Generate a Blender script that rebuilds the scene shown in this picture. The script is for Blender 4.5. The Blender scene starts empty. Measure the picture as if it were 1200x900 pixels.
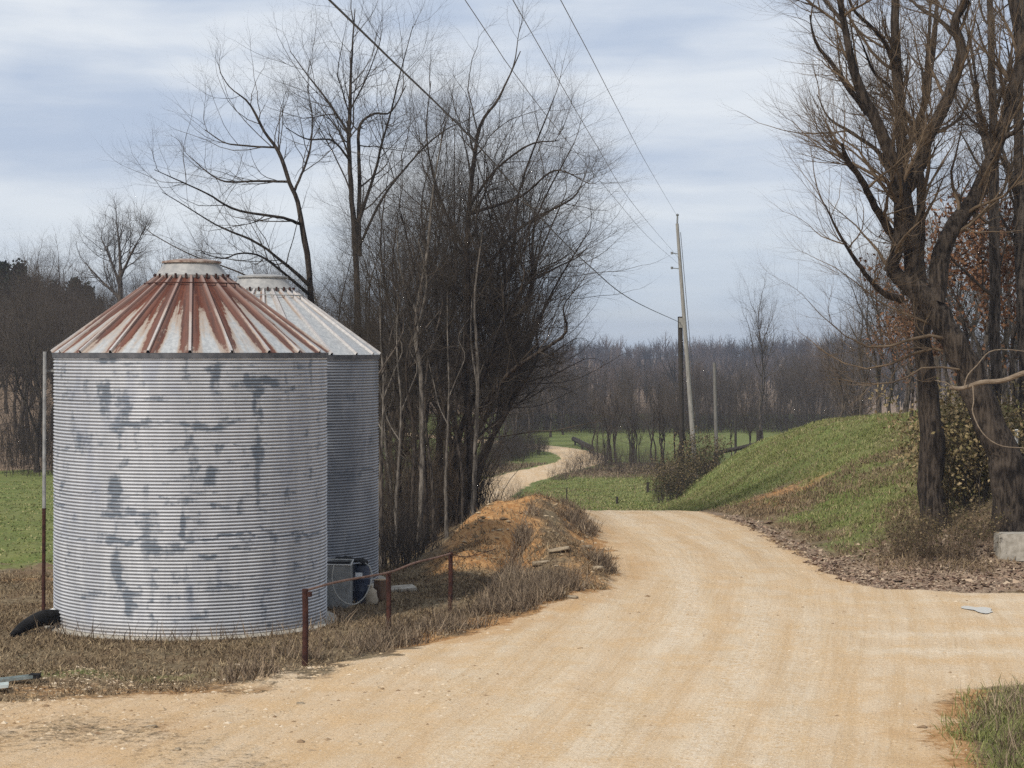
import bpy, math, random
import numpy as np
R = math.radians
sc = bpy.context.scene
COL = sc.collection

# ------------------------------------------------------------------ camera, world, sun, exposure
EYE, F, CX, HY = 5.32, 2400.0, 600.0, 409.0       # eye height, focal length in photo pixels, centre column, horizon row
cam_d = bpy.data.cameras.new("camera"); cam = bpy.data.objects.new("camera", cam_d); COL.objects.link(cam)
cam.location = (0, 0, EYE); cam.rotation_euler = (R(90), 0, 0)
cam_d.sensor_fit = 'HORIZONTAL'; cam_d.sensor_width = 36.0; cam_d.lens = 36.0 * F / 1200.0
cam_d.shift_y = -(450.0 - HY) / 1200.0
cam_d.clip_start = 0.1; cam_d.clip_end = 6000
sc.camera = cam

SUN_DIR = np.array([-0.52, -0.70, 0.74]); SUN_DIR /= np.linalg.norm(SUN_DIR)   # towards the sun
sl = bpy.data.lights.new("sun", 'SUN'); sl.energy = 3.7; sl.angle = R(3); sl.color = (1.0, 0.94, 0.84)
so = bpy.data.objects.new("sun", sl); COL.objects.link(so)
so.rotation_euler = (math.acos(SUN_DIR[2]), 0, math.atan2(SUN_DIR[1], SUN_DIR[0]) + R(90))
so.location = (-40, -40, 60)

W = bpy.data.worlds.new("World"); sc.world = W; W.use_nodes = True
sc.view_settings.view_transform = 'Standard'; sc.view_settings.look = 'None'
sc.view_settings.exposure = 0.0; sc.view_settings.gamma = 1.0
sc.view_settings.use_curve_mapping = False
sc.render.engine = 'CYCLES'
sc.cycles.sample_clamp_indirect = 3.0; sc.cycles.max_bounces = 6; sc.cycles.diffuse_bounces = 3; sc.cycles.volume_bounces = 0
sc.cycles.use_denoising = False

# ------------------------------------------------------------------ node helpers
class NT:
    def __init__(s, tree): s.t = tree; s.t.nodes.clear()
    def n(s, typ, ins=None, **kw):
        nd = s.t.nodes.new(typ)
        for k, v in kw.items(): setattr(nd, k, v)
        for k, v in (ins or {}).items():
            sk = nd.inputs[k]
            if isinstance(v, bpy.types.NodeSocket): s.t.links.new(v, sk)
            else: sk.default_value = v
        return nd
    def attr(s, name): return s.n('ShaderNodeAttribute', attribute_name=name).outputs['Fac']
    def m(s, op, a, b=0.0, c=None, clamp=False):
        ins = {0: a, 1: b}
        if c is not None: ins[2] = c
        return s.n('ShaderNodeMath', ins, operation=op, use_clamp=clamp).outputs[0]
    def rng(s, v, a, b, c=0.0, d=1.0):
        return s.n('ShaderNodeMapRange', {0: v, 1: a, 2: b, 3: c, 4: d}, interpolation_type='SMOOTHSTEP').outputs[0]
    def mix(s, f, a, b, blend='MIX'):
        nd = s.t.nodes.new('ShaderNodeMix'); nd.data_type = 'RGBA'; nd.blend_type = blend; nd.clamp_factor = True
        for k, v in ((0, f), (6, a), (7, b)):
            if isinstance(v, bpy.types.NodeSocket): s.t.links.new(v, nd.inputs[k])
            elif k == 0: nd.inputs[k].default_value = v
            else: nd.inputs[k].default_value = (*v, 1)
        return nd.outputs[2]
    def noise(s, vec, scale, detail=4, rough=0.55, dist=0.0):
        return s.n('ShaderNodeTexNoise', {'Vector': vec, 'Scale': scale, 'Detail': detail, 'Roughness': rough, 'Distortion': dist}).outputs[0]
    def xyz(s, x, y, z): return s.n('ShaderNodeCombineXYZ', {0: x, 1: y, 2: z}).outputs[0]
    def scale(s, v, sx, sy, sz): return s.n('ShaderNodeVectorMath', {0: v, 1: (sx, sy, sz)}, operation='MULTIPLY').outputs[0]

def material(name, fn):
    m = bpy.data.materials.new(name); m.use_nodes = True; t = NT(m.node_tree)
    out = t.n('ShaderNodeOutputMaterial'); r = fn(t)
    b = t.n('ShaderNodeBsdfPrincipled', {'Base Color': r['c'] if isinstance(r['c'], bpy.types.NodeSocket) else (*r['c'], 1),
                                        'Roughness': r.get('r', 0.9), 'Metallic': r.get('m', 0.0)})
    b.inputs['Specular IOR Level'].default_value = r.get('s', 0.25)
    if 'bump' in r:
        bp = t.n('ShaderNodeBump', {'Height': r['bump'], 'Strength': r.get('bs', 0.5), 'Distance': r.get('bd', 0.02)})
        t.t.links.new(bp.outputs[0], b.inputs['Normal'])
    t.t.links.new(b.outputs[0], out.inputs[0])
    return m

# sky: Nishita behind thin stratus streaks
def build_world():
    t = NT(W.node_tree); out = t.n('ShaderNodeOutputWorld')
    sky = t.n('ShaderNodeTexSky', sky_type='NISHITA', sun_disc=False,
              sun_elevation=math.asin(SUN_DIR[2]), sun_rotation=math.atan2(SUN_DIR[0], SUN_DIR[1]))
    d = t.n('ShaderNodeTexCoord').outputs['Generated']
    sp = t.n('ShaderNodeSeparateXYZ', {0: d})
    v = t.n('ShaderNodeVectorMath', {0: d, 1: (1.0, 0.8, 3.9)}, operation='MULTIPLY').outputs[0]
    w = t.noise(v, 3.0, 3, 0.5)
    v2 = t.n('ShaderNodeVectorMath', {0: v, 1: t.n('ShaderNodeVectorMath', {0: t.xyz(w, w, w), 1: (0.25, 0.25, 0.12)}, operation='MULTIPLY').outputs[0]}, operation='ADD').outputs[0]
    n1 = t.noise(v2, 4.2, 6, 0.52)
    n2 = t.noise(t.scale(v2, 1.0, 1.0, 2.6), 7.0, 4, 0.5)
    n = t.m('ADD', t.m('MULTIPLY', n1, 0.72), t.m('MULTIPLY', n2, 0.28))
    cl = t.mix(t.rng(n, 0.36, 0.62), (0.51, 0.60, 0.755), (0.83, 0.875, 0.93))
    cl = t.mix(t.rng(sp.outputs[2], 0.0, 0.10, 0.55, 0.0), cl, (0.66, 0.765, 0.86))
    skyc = t.n('ShaderNodeVectorMath', {0: sky.outputs[0], 1: (0.09, 0.09, 0.09)}, operation='MULTIPLY').outputs[0]
    cover = t.rng(t.noise(t.scale(v2, 1.0, 1.0, 1.5), 2.2, 4, 0.5), 0.25, 0.42, 0.7, 0.94)
    c = t.mix(cover, skyc, cl)
    bg = t.n('ShaderNodeBackground', {'Color': c, 'Strength': 1.0})
    t.t.links.new(bg.outputs[0], out.inputs[0])
build_world()

# ------------------------------------------------------------------ mesh / object helpers
def set_attr(me, name, arr):
    a = me.attributes.new(name, 'FLOAT', 'POINT'); a.data.foreach_set('value', np.asarray(arr, dtype=np.float32).ravel())

def mesh_np(name, verts, faces, mat=None, smooth=True, attrs=None):
    """faces: one (n,k) int array, or a list of such arrays with different k"""
    me = bpy.data.meshes.new(name); verts = np.asarray(verts, dtype=np.float32)
    fl = faces if isinstance(faces, list) else [faces]
    fl = [np.asarray(f, dtype=np.int32) for f in fl if len(f)]
    me.vertices.add(len(verts)); me.vertices.foreach_set('co', verts.ravel())
    loops = np.concatenate([f.ravel() for f in fl]); cnt = np.concatenate([np.full(len(f), f.shape[1], dtype=np.int32) for f in fl])
    me.loops.add(len(loops)); me.loops.foreach_set('vertex_index', loops)
    st = np.concatenate([[0], np.cumsum(cnt)[:-1]]).astype(np.int32)
    me.polygons.add(len(cnt)); me.polygons.foreach_set('loop_start', st); me.polygons.foreach_set('loop_total', cnt)
    me.polygons.foreach_set('use_smooth', np.full(len(cnt), smooth, dtype=bool))
    me.update(calc_edges=True)
    for k, v in (attrs or {}).items(): set_attr(me, k, v)
    if mat: me.materials.append(mat)
    return me

def obj(name, me, parent=None):
    o = bpy.data.objects.new(name, me); COL.objects.link(o)
    if parent: o.parent = parent
    return o
def thing(name, label, cat, loc=(0, 0, 0), rz=0.0, group=None):
    o = bpy.data.objects.new(name, None); COL.objects.link(o); o.empty_display_size = 0.2
    o.location = loc; o.rotation_euler = (0, 0, rz); o['label'] = label; o['category'] = cat
    if group: o['group'] = group
    return o
def tag(o, label=None, cat=None, group=None, kind=None):
    for k, v in (('label', label), ('category', cat), ('group', group), ('kind', kind)):
        if v: o[k] = v
    return o
def dup(root, loc, rz=0.0, scale=1.0, label=None, group=None):
    r = root.copy(); COL.objects.link(r); r.location = loc; r.rotation_euler = (0, 0, rz)
    r.scale = (scale, scale, scale) if not isinstance(scale, tuple) else scale
    if label: r['label'] = label
    if group: r['group'] = group
    for ch in root.children:
        c = ch.copy(); COL.objects.link(c); c.parent = r
    return r

class MB:
    """collects boxes, tubes, lathes into one mesh"""
    def __init__(s): s.v = []; s.f = {}; s.n = 0
    def add(s, v, f):
        v = np.asarray(v, float); f = np.asarray(f, int)
        s.v.append(v); s.f.setdefault(f.shape[1], []).append(f + s.n); s.n += len(v)
    def box(s, c, size, rot=None, taper=1.0):
        x, y, z = np.array(size) / 2
        v = np.array([[-x, -y, -z], [x, -y, -z], [x, y, -z], [-x, y, -z], [-x * taper, -y * taper, z], [x * taper, -y * taper, z], [x * taper, y * taper, z], [-x * taper, y * taper, z]])
        if rot is not None: v = v @ np.array(rot).T
        s.add(v + np.array(c), [[3, 2, 1, 0], [4, 5, 6, 7], [0, 1, 5, 4], [1, 2, 6, 5], [2, 3, 7, 6], [3, 0, 4, 7]])
    def tube(s, pts, rad, k=8, caps=True):
        v, f = tubes(np.array([pts], float), np.array([np.broadcast_to(rad, len(pts))], float), k); s.add(v, f)
        if caps:
            S = len(pts)
            for j, rev in ((0, True), (S - 1, False)):
                idx = np.arange(k) + j * k
                c = np.vstack([v[idx], [np.array(pts[j], float)]])
                tri = [[a, (a + 1) % k, k] if not rev else [(a + 1) % k, a, k] for a in range(k)]
                s.add(c, tri)
    def lathe(s, prof, k=24, c=(0, 0, 0)):
        prof = np.array(prof, float); a = np.arange(k) / k * 2 * np.pi
        v = np.stack([prof[:, None, 0] * np.cos(a), prof[:, None, 0] * np.sin(a), np.repeat(prof[:, 1:2], k, 1)], -1).reshape(-1, 3)
        S = len(prof); i, j = np.meshgrid(np.arange(S - 1), np.arange(k), indexing='ij'); j2 = (j + 1) % k
        s.add(v + np.array(c), np.stack([i * k + j, i * k + j2, (i + 1) * k + j2, (i + 1) * k + j], -1).reshape(-1, 4))
    def mesh(s, name, mat, smooth=True):
        me = mesh_np(name, np.vstack(s.v), [np.vstack(x) for x in s.f.values()], mat, smooth)
        if smooth: me.set_sharp_from_angle(angle=R(38))
        return me
    def build(s, name, mat, parent=None, smooth=True): return obj(name, s.mesh(name, mat, smooth), parent)

def tubes(P, Rd, k):
    """P (N,S,3), Rd (N,S) -> verts, quads"""
    N, S, _ = P.shape
    T = np.empty_like(P); T[:, 1:-1] = P[:, 2:] - P[:, :-2]; T[:, 0] = P[:, 1] - P[:, 0]; T[:, -1] = P[:, -1] - P[:, -2]
    T /= np.linalg.norm(T, axis=2, keepdims=True) + 1e-9
    ref = np.where(np.abs(T[:, :1, 2:3]) > 0.9, np.array([1.0, 0, 0]), np.array([0, 0, 1.0]))
    U = np.cross(np.broadcast_to(ref, T.shape), T); U /= np.linalg.norm(U, axis=2, keepdims=True) + 1e-9
    V = np.cross(T, U); a = np.arange(k) / k * 2 * np.pi
    v = P[:, :, None] + Rd[:, :, None, None] * (U[:, :, None] * np.cos(a)[:, None] + V[:, :, None] * np.sin(a)[:, None])
    n, i, j = np.meshgrid(np.arange(N), np.arange(S - 1), np.arange(k), indexing='ij'); b = n * S * k; j2 = (j + 1) % k
    f = np.stack([b + i * k + j, b + i * k + j2, b + (i + 1) * k + j2, b + (i + 1) * k + j], -1).reshape(-1, 4)
    return v.reshape(-1, 3), f

# ------------------------------------------------------------------ noise
_pr = np.random.RandomState(7); _tab = _pr.rand(512, 512)
def vnoise(x, y):
    xi = np.floor(x).astype(int); yi = np.floor(y).astype(int); fx = x - xi; fy = y - yi
    fx = fx * fx * (3 - 2 * fx); fy = fy * fy * (3 - 2 * fy)
    g = lambda a, b: _tab[a % 512, b % 512]
    return (g(xi, yi) * (1 - fx) + g(xi + 1, yi) * fx) * (1 - fy) + (g(xi, yi + 1) * (1 - fx) + g(xi + 1, yi + 1) * fx) * fy
def fbm(x, y, o=4):
    s = 0; a = 0.5; t = 0
    for i in range(o): s = s + a * vnoise(x * 2 ** i + 17.3 * i, y * 2 ** i + 5.1 * i); t += a; a *= 0.5
    return s / t
def ss(a, b, x):
    t = np.clip((x - a) / (b - a), 0, 1); return t * t * (3 - 2 * t)

# ------------------------------------------------------------------ terrain
_LY = [-60, 26, 29.5, 30.7, 31.8, 34.4, 38, 41, 45.4, 50.9, 59.1, 67.9]
_LX = [-60, -40, -22, -7.9, -4.7, -2.9, -.85, .6, 2.2, 2.75, 2.35, 1.5]
_RY = [-60, 20, 26, 28.3, 31.8, 32.7, 33.4, 43.9, 44.6, 45.4, 47, 54, 63.5, 70]
_RX = [5.5, 5.5, 5.5, 5.8, 6.9, 8.4, 60, 60, 11.4, 8.2, 7.5, 7.4, 6.9, 5.85]
_CY = [70, 80, 90, 100, 110, 120, 130, 137, 144, 150, 155, 161, 167, 173, 179, 186, 195, 210, 240]
_CXr = [3.7, 3.0, 1.2, -.6, -1.8, -2.0, -1.3, -.2, 1.2, 2.6, 4.0, 5.4, 6.0, 5.9, 5.2, 3.4, 0, -7, -22]
def road_edges(Y):
    c = np.interp(Y, _CY, _CXr); far = Y > 69
    return np.where(far, c - 2.15 + .15 * ss(75, 110, Y), np.interp(Y, _LY, _LX)), np.where(far, c + 2.15 - .15 * ss(75, 110, Y), np.interp(Y, _RY, _RX))
def road_centre(Y):
    return np.interp(Y, [0, 26, 34, 40, 47, 54, 63, 70], [-3.5, 1.2, 2.8, 3.9, 4.9, 5.1, 4.4, 3.6])
def mound_s(X, Y):
    edge = np.interp(Y, [45, 54, 63.5, 70, 90, 130], [8.0, 8.1, 7.5, 6.3, 6.0, 8.0])
    s1 = X - edge; s2 = (Y - 48.5) * 1.0
    k = 2.5; h = np.clip(0.5 + 0.5 * (s2 - s1) / k, 0, 1)
    return s2 * (1 - h) + s1 * h - k * h * (1 - h)
def height(X, Y):
    X = np.asarray(X, float); Y = np.asarray(Y, float)
    z = 3.6 * (1 - ss(0, 26, Y))
    dr = np.interp(Y, [62, 68, 72, 80, 95, 112, 130, 260, 500, 700, 1500], [0, -.06, -.42, -1.2, -2.35, -3.2, -3.5, -3.9, -4.0, -1.8, -0.6])
    dl = np.interp(Y, [48, 112, 118, 170, 240, 1500], [0, -1.7, -1.4, 3.6, 4.5, 4.5])
    wl = ss(-6, -15, X - (Y - 60) * -0.04)
    s = mound_s(X, Y)
    dr = dr * (1 - .75 * ss(0, 7, s) * (1 - ss(105, 140, Y)))
    z = z + dr * (1 - wl) + dl * wl
    # creek bed between the bins and the road bank
    xc = np.interp(Y, [50, 70, 100, 130], [-4.2, -5.2, -6.5, -9])
    z = z - 1.5 * np.exp(-((X - xc) / 2.6) ** 2) * ss(50, 58, Y) * (1 - ss(110, 128, Y))
    # right grassy mound
    z = z + ((2.85 + 1.0 * (fbm(X * .3 + 31, Y * .22, 3) - .5)) * ss(-.4, 11.3, s) + 0.10 * np.clip(s, 0, 30) * 0.25) * (1 - 0.45 * ss(84, 125, Y)) * (1 - ss(122, 160, Y))
    # bulldozed dirt bank left of the road
    lum = (fbm(X * 1.3, Y * 1.3, 3) - 0.5) * 0.5
    b = 1.08 * np.exp(-(np.abs(X + 0.75 - (Y - 47) * .085) / 1.75) ** 3 - (np.abs(Y - 56.5) / 8.2) ** 3) + 0.62 * np.exp(-((X - 1.25) / 0.85) ** 2 - ((Y - 48.2) / 3.0) ** 2) \
        + 0.22 * np.exp(-((X - 0.3) / 1.2) ** 2 - ((Y - 43.6) / 2.2) ** 2)
    gully = 0.42 * np.exp(-((X - 0.15 - (Y - 50) * 0.10) / 0.34) ** 2 - ((Y - 50.5) / 3.0) ** 2)
    z = z + b * (1 + lum) - gully
    # verge bottom right
    e = np.minimum(X - np.interp(Y, _RY[:6], _RX[:6]) - 0.4, 32.3 - Y)
    z = z + 0.22 * ss(0, 1.6, e) * (Y > 10)
    # small relief off the road
    L, Rr = road_edges(Y); off = ss(-0.2, 0.9, np.maximum(L - X, X - Rr))
    near = 1 - ss(120, 200, Y)
    z = z + off * near * ((fbm(X * 0.7, Y * 0.7, 4) - 0.5) * 0.28 + (vnoise(X * 3, Y * 3) - 0.5) * 0.05)
    z = z + (1 - off) * near * ((fbm(X * 0.9 + 3, Y * 0.25, 3) - 0.5) * 0.07 + (vnoise(X * 3.1, Y * 1.1) - .5) * .03)
    z = z - off * 0.05 * ss(26, 30, Y)
    z = z + ss(420, 640, Y) * (fbm(X * .011 + 4, Y * .006, 3) - .52) * 13 * (1 - wl)
    # level stand under the two bins
    for (bx, by, br) in ((-6.335, 40.5, 3.2), (-5.75, 47.2, 3.2)):
        w = 1 - ss(br, br + 1.6, np.hypot(X - bx, Y - by)); z = z * (1 - w) - 0.04 * w
    return z
def hit(px, py, y0=18.0, y1=420.0):
    """ground point seen at a pixel of the photograph"""
    Y = np.arange(y0, y1, 0.05); X = (px - CX) / F * Y; Z = EYE - (py - HY) / F * Y
    k = np.argmax(Z < height(X, Y)); return np.array([X[k], Y[k], float(height(X[k], Y[k]))])
def at(px, py, Y): return np.array([(px - CX) / F * Y, Y, EYE - (py - HY) / F * Y])
def ground(x, y): return (x, y, float(height(x, y)))

def axis(dense0, dense1, step, lo, hi, g=1.09):
    a = list(np.arange(dense0, dense1 + 1e-6, step)); s = step
    while a[-1] < hi: s *= g; a.append(a[-1] + s)
    s = step; b = []; x = dense0
    while x > lo: s *= g; x -= s; b.append(x)
    return np.array(b[::-1] + a)

def mat_ground():
    def fn(t):
        P = t.n('ShaderNodeTexCoord').outputs['Object']
        road, green, clay, lit, tr, rut = (t.attr(a) for a in ('road', 'green', 'clay', 'litter', 'track', 'rut'))
        n1 = t.noise(P, 0.9, 6, 0.6); n2 = t.noise(P, 6.0, 5, 0.65); n3 = t.noise(P, 26.0, 4, 0.7); n4 = t.noise(P, 2.5, 5, 0.6)
        # dry grass
        dry = t.mix(t.rng(n2, 0.3, 0.7), (0.105, 0.078, 0.048), (0.26, 0.20, 0.122))
        dry = t.mix(t.rng(n1, 0.42, 0.66, 0, 0.7), dry, (0.15, 0.095, 0.055))
        dry = t.mix(t.rng(n4, 0.60, 0.72, 0, 0.5), dry, (0.10, 0.12, 0.035))
        # green grass
        gr = t.mix(t.rng(n2, 0.25, 0.75), (0.085, 0.115, 0.028), (0.165, 0.195, 0.060))
        gr = t.mix(t.rng(n1, 0.35, 0.72, 0.0, 0.5), gr, (0.21, 0.19, 0.085))
        # clay
        cl = t.mix(t.rng(n2, 0.3, 0.7), (0.27, 0.125, 0.045), (0.46, 0.27, 0.12))
        cl = t.mix(t.rng(n3, 0.58, 0.75, 0, 0.7), cl, (0.50, 0.40, 0.27))
        # leaf litter
        lt = t.mix(t.rng(n3, 0.35, 0.65), (0.17, 0.115, 0.08), (0.36, 0.27, 0.19))
        # gravel road
        st = t.noise(t.xyz(t.m('MULTIPLY', tr, 2.6), t.m('MULTIPLY', t.n('ShaderNodeSeparateXYZ', {0: P}).outputs[1], 0.10), 0.0), 1.0, 6, 0.62)
        st2 = t.noise(t.xyz(t.m('MULTIPLY', tr, 9.0), t.m('MULTIPLY', t.n('ShaderNodeSeparateXYZ', {0: P}).outputs[1], 0.35), 3.0), 1.0, 4, 0.62)
        rd = t.mix(t.rng(st, 0.30, 0.68), (0.50, 0.35, 0.195), (0.60, 0.475, 0.33))
        rd = t.mix(t.rng(st2, 0.45, 0.75, 0, 0.35), rd, (0.66, 0.565, 0.42))
        rd = t.mix(t.rng(n1, 0.42, 0.66, 0, 0.7), rd, (0.55, 0.37, 0.19))
        rd = t.mix(t.rng(n2, 0.55, 0.75, 0, 0.35), rd, (0.67, 0.575, 0.44))
        rd = t.mix(t.m('MULTIPLY', rut, t.rng(t.m('ADD', t.m('MULTIPLY', n2, .6), t.m('MULTIPLY', n3, .4)), .38, .58, .05, .8)), rd, (0.65, 0.54, 0.405)); rd = t.mix(t.rng(rut, 0.25, 0.0, 0.0, 0.22), rd, (0.54, 0.375, 0.225))
        rd = t.mix(t.rng(n3, 0.53, 0.68, 0, 0.65), rd, (0.76, 0.66, 0.53))
        rd = t.mix(t.rng(n3, 0.46, 0.33, 0, 0.62), rd, (0.33, 0.215, 0.12))
        vor = t.n('ShaderNodeTexVoronoi', {'Vector': P, 'Scale': 11.0, 'Randomness': 1.0})
        spk = t.rng(vor.outputs['Distance'], 0.10, 0.22, 1.0, 0.0)
        pick = t.n('ShaderNodeSeparateColor', {0: vor.outputs['Color']}).outputs[0]
        rd = t.mix(t.m('MULTIPLY', spk, t.rng(pick, 0.80, 0.86, 0, 0.6)), rd, (0.22, 0.15, 0.10))
        rd = t.mix(t.m('MULTIPLY', spk, t.rng(pick, 0.22, 0.14, 0, 0.7)), rd, (0.74, 0.68, 0.58))
        jit = t.m('MULTIPLY', t.m('SUBTRACT', t.m('ADD', t.m('MULTIPLY', n2, 0.6), t.m('MULTIPLY', n3, 0.4)), 0.5), 1.3)
        f = lambda a, w=0.22: t.rng(t.m('ADD', a, jit), 0.5 - w, 0.5 + w)
        c = t.mix(f(green), dry, gr); c = t.mix(f(lit), c, lt); c = t.mix(f(clay), c, cl); c = t.mix(f(road, 0.16), c, rd)
        c = t.mix(t.m('MULTIPLY', f(clay), t.m('MULTIPLY', road, 0.65)), c, t.mix(n2, (0.42, 0.235, 0.095), (0.54, 0.36, 0.19)))
        bump = t.m('ADD', t.m('MULTIPLY', n2, 0.8), t.m('ADD', t.m('MULTIPLY', n3, 0.6), t.m('MULTIPLY', st2, t.m('MULTIPLY', road, 0.7))))
        return dict(c=c, r=0.95, s=0.1, bump=bump, bs=0.85, bd=0.05)
    return material('ground_cover', fn)
M_GROUND = mat_ground()

def build_terrain():
    xs = axis(-15, 15, 0.14, -1450, 1450, 1.11)
    ys = np.concatenate([axis(24, 72, 0.14, -120, 72, 1.13), np.arange(72.4, 215, 0.4), axis(215, 216, 0.5, 215, 1480, 1.07)[1:]])
    ys = np.unique(np.round(ys, 4)); X, Y = np.meshgrid(xs, ys); Z = height(X, Y)
    L, Rr = road_edges(Y); n = (fbm(X * 1.6, Y * 1.6, 4) - 0.5)
    e = np.minimum(X - L, Rr - X) + n * (0.9 + 1.5 * ss(38, 33, Y) * (X < 3))
    wid = np.where(Y < 34, 0.9, 0.35)
    road = ss(-wid, wid, e)
    s = mound_s(X, Y); n2 = fbm(X * 0.35 + 9, Y * 0.35, 4) - 0.5; n3 = fbm(X * 1.1 + 40, Y * 1.1, 3) - 0.5
    road *= 1 - np.clip(.36 * ss(-0.8, -5.0, X + n3 * 3) * ss(38, 33, Y) * (1 + 1.6 * n2), 0, .8)
    green = ss(0.2, 2.2, s + n2 * 5) * (1 - 0.60 * ss(60, 51, Y + n2 * 18)) * (1 - 0.55 * ss(9, 12, X - (Y - 60) * 0.16 + n2 * 5))
    green = np.maximum(green, ss(74, 80, Y) * 0.9 * (X > -4))
    green = np.maximum(green, ss(49.0, 52.5, Y + n2 * 6 + n3 * 3) * ss(-6, -9, X) * 0.97)
    green *= 1 - .8 * np.exp(-((X - 9.3) / 1.8) ** 2 - ((Y - 72) / 4) ** 2)
    green *= 1 - 0.85 * np.exp(-((Y - 147) / 9.0) ** 2 + 0 * X) * (0.55 + n2)
    green = np.where(Y > 165, 0.9 * ss(300, 285, Y + n2 * 30), green); farw = ss(285, 300, Y + n2 * 30)
    eg = np.minimum(X - np.interp(Y, _RY[:6], _RX[:6]) - 0.25, 32.2 - Y)
    green = np.maximum(green, 0.55 * ss(0.0, .5, eg) * (Y < 33))
    patch = np.exp(-((X + 7.3) / 3.0) ** 2 - ((Y - 33.7) / 0.55) ** 2) * 0.62
    green = np.maximum(green, patch)
    woods = ss(114, 118, Y) * ss(-13, -17, X); green *= 1 - woods
    track = np.exp(-((Y - 47.4 - (X + 11.5) * 0.12 + n3) / 0.55) ** 2) * (X < -8)
    bank = np.exp(-((X + 1.0 - (Y - 47) * .085) / 1.3) ** 2 - (np.abs(Y - 54.5) / 8.5) ** 3) + np.exp(-((X - 0.3) / 0.5) ** 2 - ((Y - 48.5) / 2.6) ** 2) * 0.9
    clay = np.clip(bank * 1.0 + n3 * 0.9 * (bank > 0.1), 0, 1)
    clay = np.maximum(clay, (0.72 + n3 * .8) * ss(1.9, 0.2, np.abs(X - L + 0.25)) * (Y > 37) * (Y < 69))
    clay = np.maximum(clay, 0.5 * ss(0.9, 0.0, np.abs(X - Rr + 0.1)) * (Y > 46) * (Y < 69))
    clay = np.maximum(clay, 0.62 * np.exp(-((X - 9.0) / 2.1) ** 2 - ((Y - 70) / 6) ** 2) + n3 * 0.6 * (np.hypot(X - 9.2, (Y - 71) * .5) < 3))
    clay = np.maximum(clay, 0.72 * ss(-1.6, 0.0, eg + n3 * 2) * (Y < 32) * (1 - .7 * ss(0, .5, eg)) * (X > 4))
    clay = np.maximum(clay, ss(35.2, 31.8, Y + n * 3) * ss(34.5, 33, Y) * 0.40 * (X < -1) * ss(-14, -8, X))
    clay = np.maximum(clay, track * 0.55); clay = np.maximum(clay, (.5 + n3 * .5) * ss(-1, -5, X) * ss(34, 32, Y))
    litter = ss(44.3, 45.5, Y + n * 1.2) * ss(54.5, 50, Y + n2 * 5) * ss(7.0, 8.2, X)
    litter = np.maximum(litter, ss(-0.5, 0.6, X - Rr + n * .8) * ss(1.2, 0.4, X - Rr + n * .8) * (Y > 46) * (Y < 68) * 0.75)
    litter = np.maximum(litter, np.maximum(woods, farw))
    tr = X - road_centre(Y)
    wob = (fbm(X * .25 + 70, Y * .06, 3) - .5) * 1.1; brk = .45 + .9 * ss(.3, .65, fbm(X * .5 + 20, Y * .16, 3))
    rut = sum(a * np.exp(-((tr + wob - o) / w) ** 2) for o, w, a in ((-2.25, .30, .7), (-.75, .34, 1.0), (.75, .30, .9), (1.9, .26, .6), (-3.6, .3, .5))) * brk
    dz = Y - 39.5 - (X - 7) * .12 + wob; rut = rut * (1 - .6 * ss(5.5, 7.5, X)) + ss(5.0, 7.5, X) * sum(np.exp(-((dz - o) / .45) ** 2) for o in (-3.4, -1.2, 1.3, 3.6)) * .7 * brk
    A = dict(rut=np.clip(rut * (1 - .8 * ss(80, 110, Y)), 0, 1), road=road, green=np.clip(green, 0, 1), clay=np.clip(clay, 0, 1), litter=np.clip(litter, 0, 1), track=tr)
    ny, nx = X.shape; idx = np.arange(ny * nx).reshape(ny, nx)
    Fq = np.stack([idx[:-1, :-1], idx[:-1, 1:], idx[1:, 1:], idx[1:, :-1]], -1).reshape(-1, 4)
    V = np.stack([X, Y, Z], -1).reshape(-1, 3)
    tag(obj('ground', mesh_np('ground', V, Fq, M_GROUND, True, {k: v.ravel() for k, v in A.items()})), 'rough dry grass, clay and green field round the gravel road', 'ground', kind='structure')
    fr = road.ravel()[Fq].max(1) > 0.12; cen = V[Fq].mean(1)
    drive = (cen[:, 0] > 7.6) & (cen[:, 1] < 46.5) & (cen[:, 1] > 31)
    for nm, sel, lab in (('gravel_road', fr & ~drive, 'pale tan gravel road winding away between the bins and the mound'), ('driveway', fr & drive, 'gravel driveway joining the road from the right')):
        fs = Fq[sel]; u, inv = np.unique(fs, return_inverse=True); v = V[u].copy(); v[:, 2] += 0.006
        tag(obj(nm, mesh_np(nm, v, inv.reshape(-1, 4), M_GROUND, True, {k: q.ravel()[u] for k, q in A.items()})), lab, 'road' if nm != 'driveway' else 'driveway', kind='structure')
build_terrain()

# haze over the valley
def build_haze():
    m = bpy.data.materials.new('haze_air'); m.use_nodes = True; t = NT(m.node_tree)
    out = t.n('ShaderNodeOutputMaterial')
    v = t.n('ShaderNodeVolumePrincipled', {'Color': (0.45, 0.51, 0.66, 1), 'Density': 0.0004, 'Anisotropy': 0.1})
    t.t.links.new(v.outputs[0], out.inputs['Volume'])
    b = MB(); b.box((0, 700, 8), (3200, 1800, 34)); o = b.build('haze', m, None, False); tag(o, 'thin pale blue air over the whole valley', 'haze', kind='stuff')
build_haze()

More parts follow.
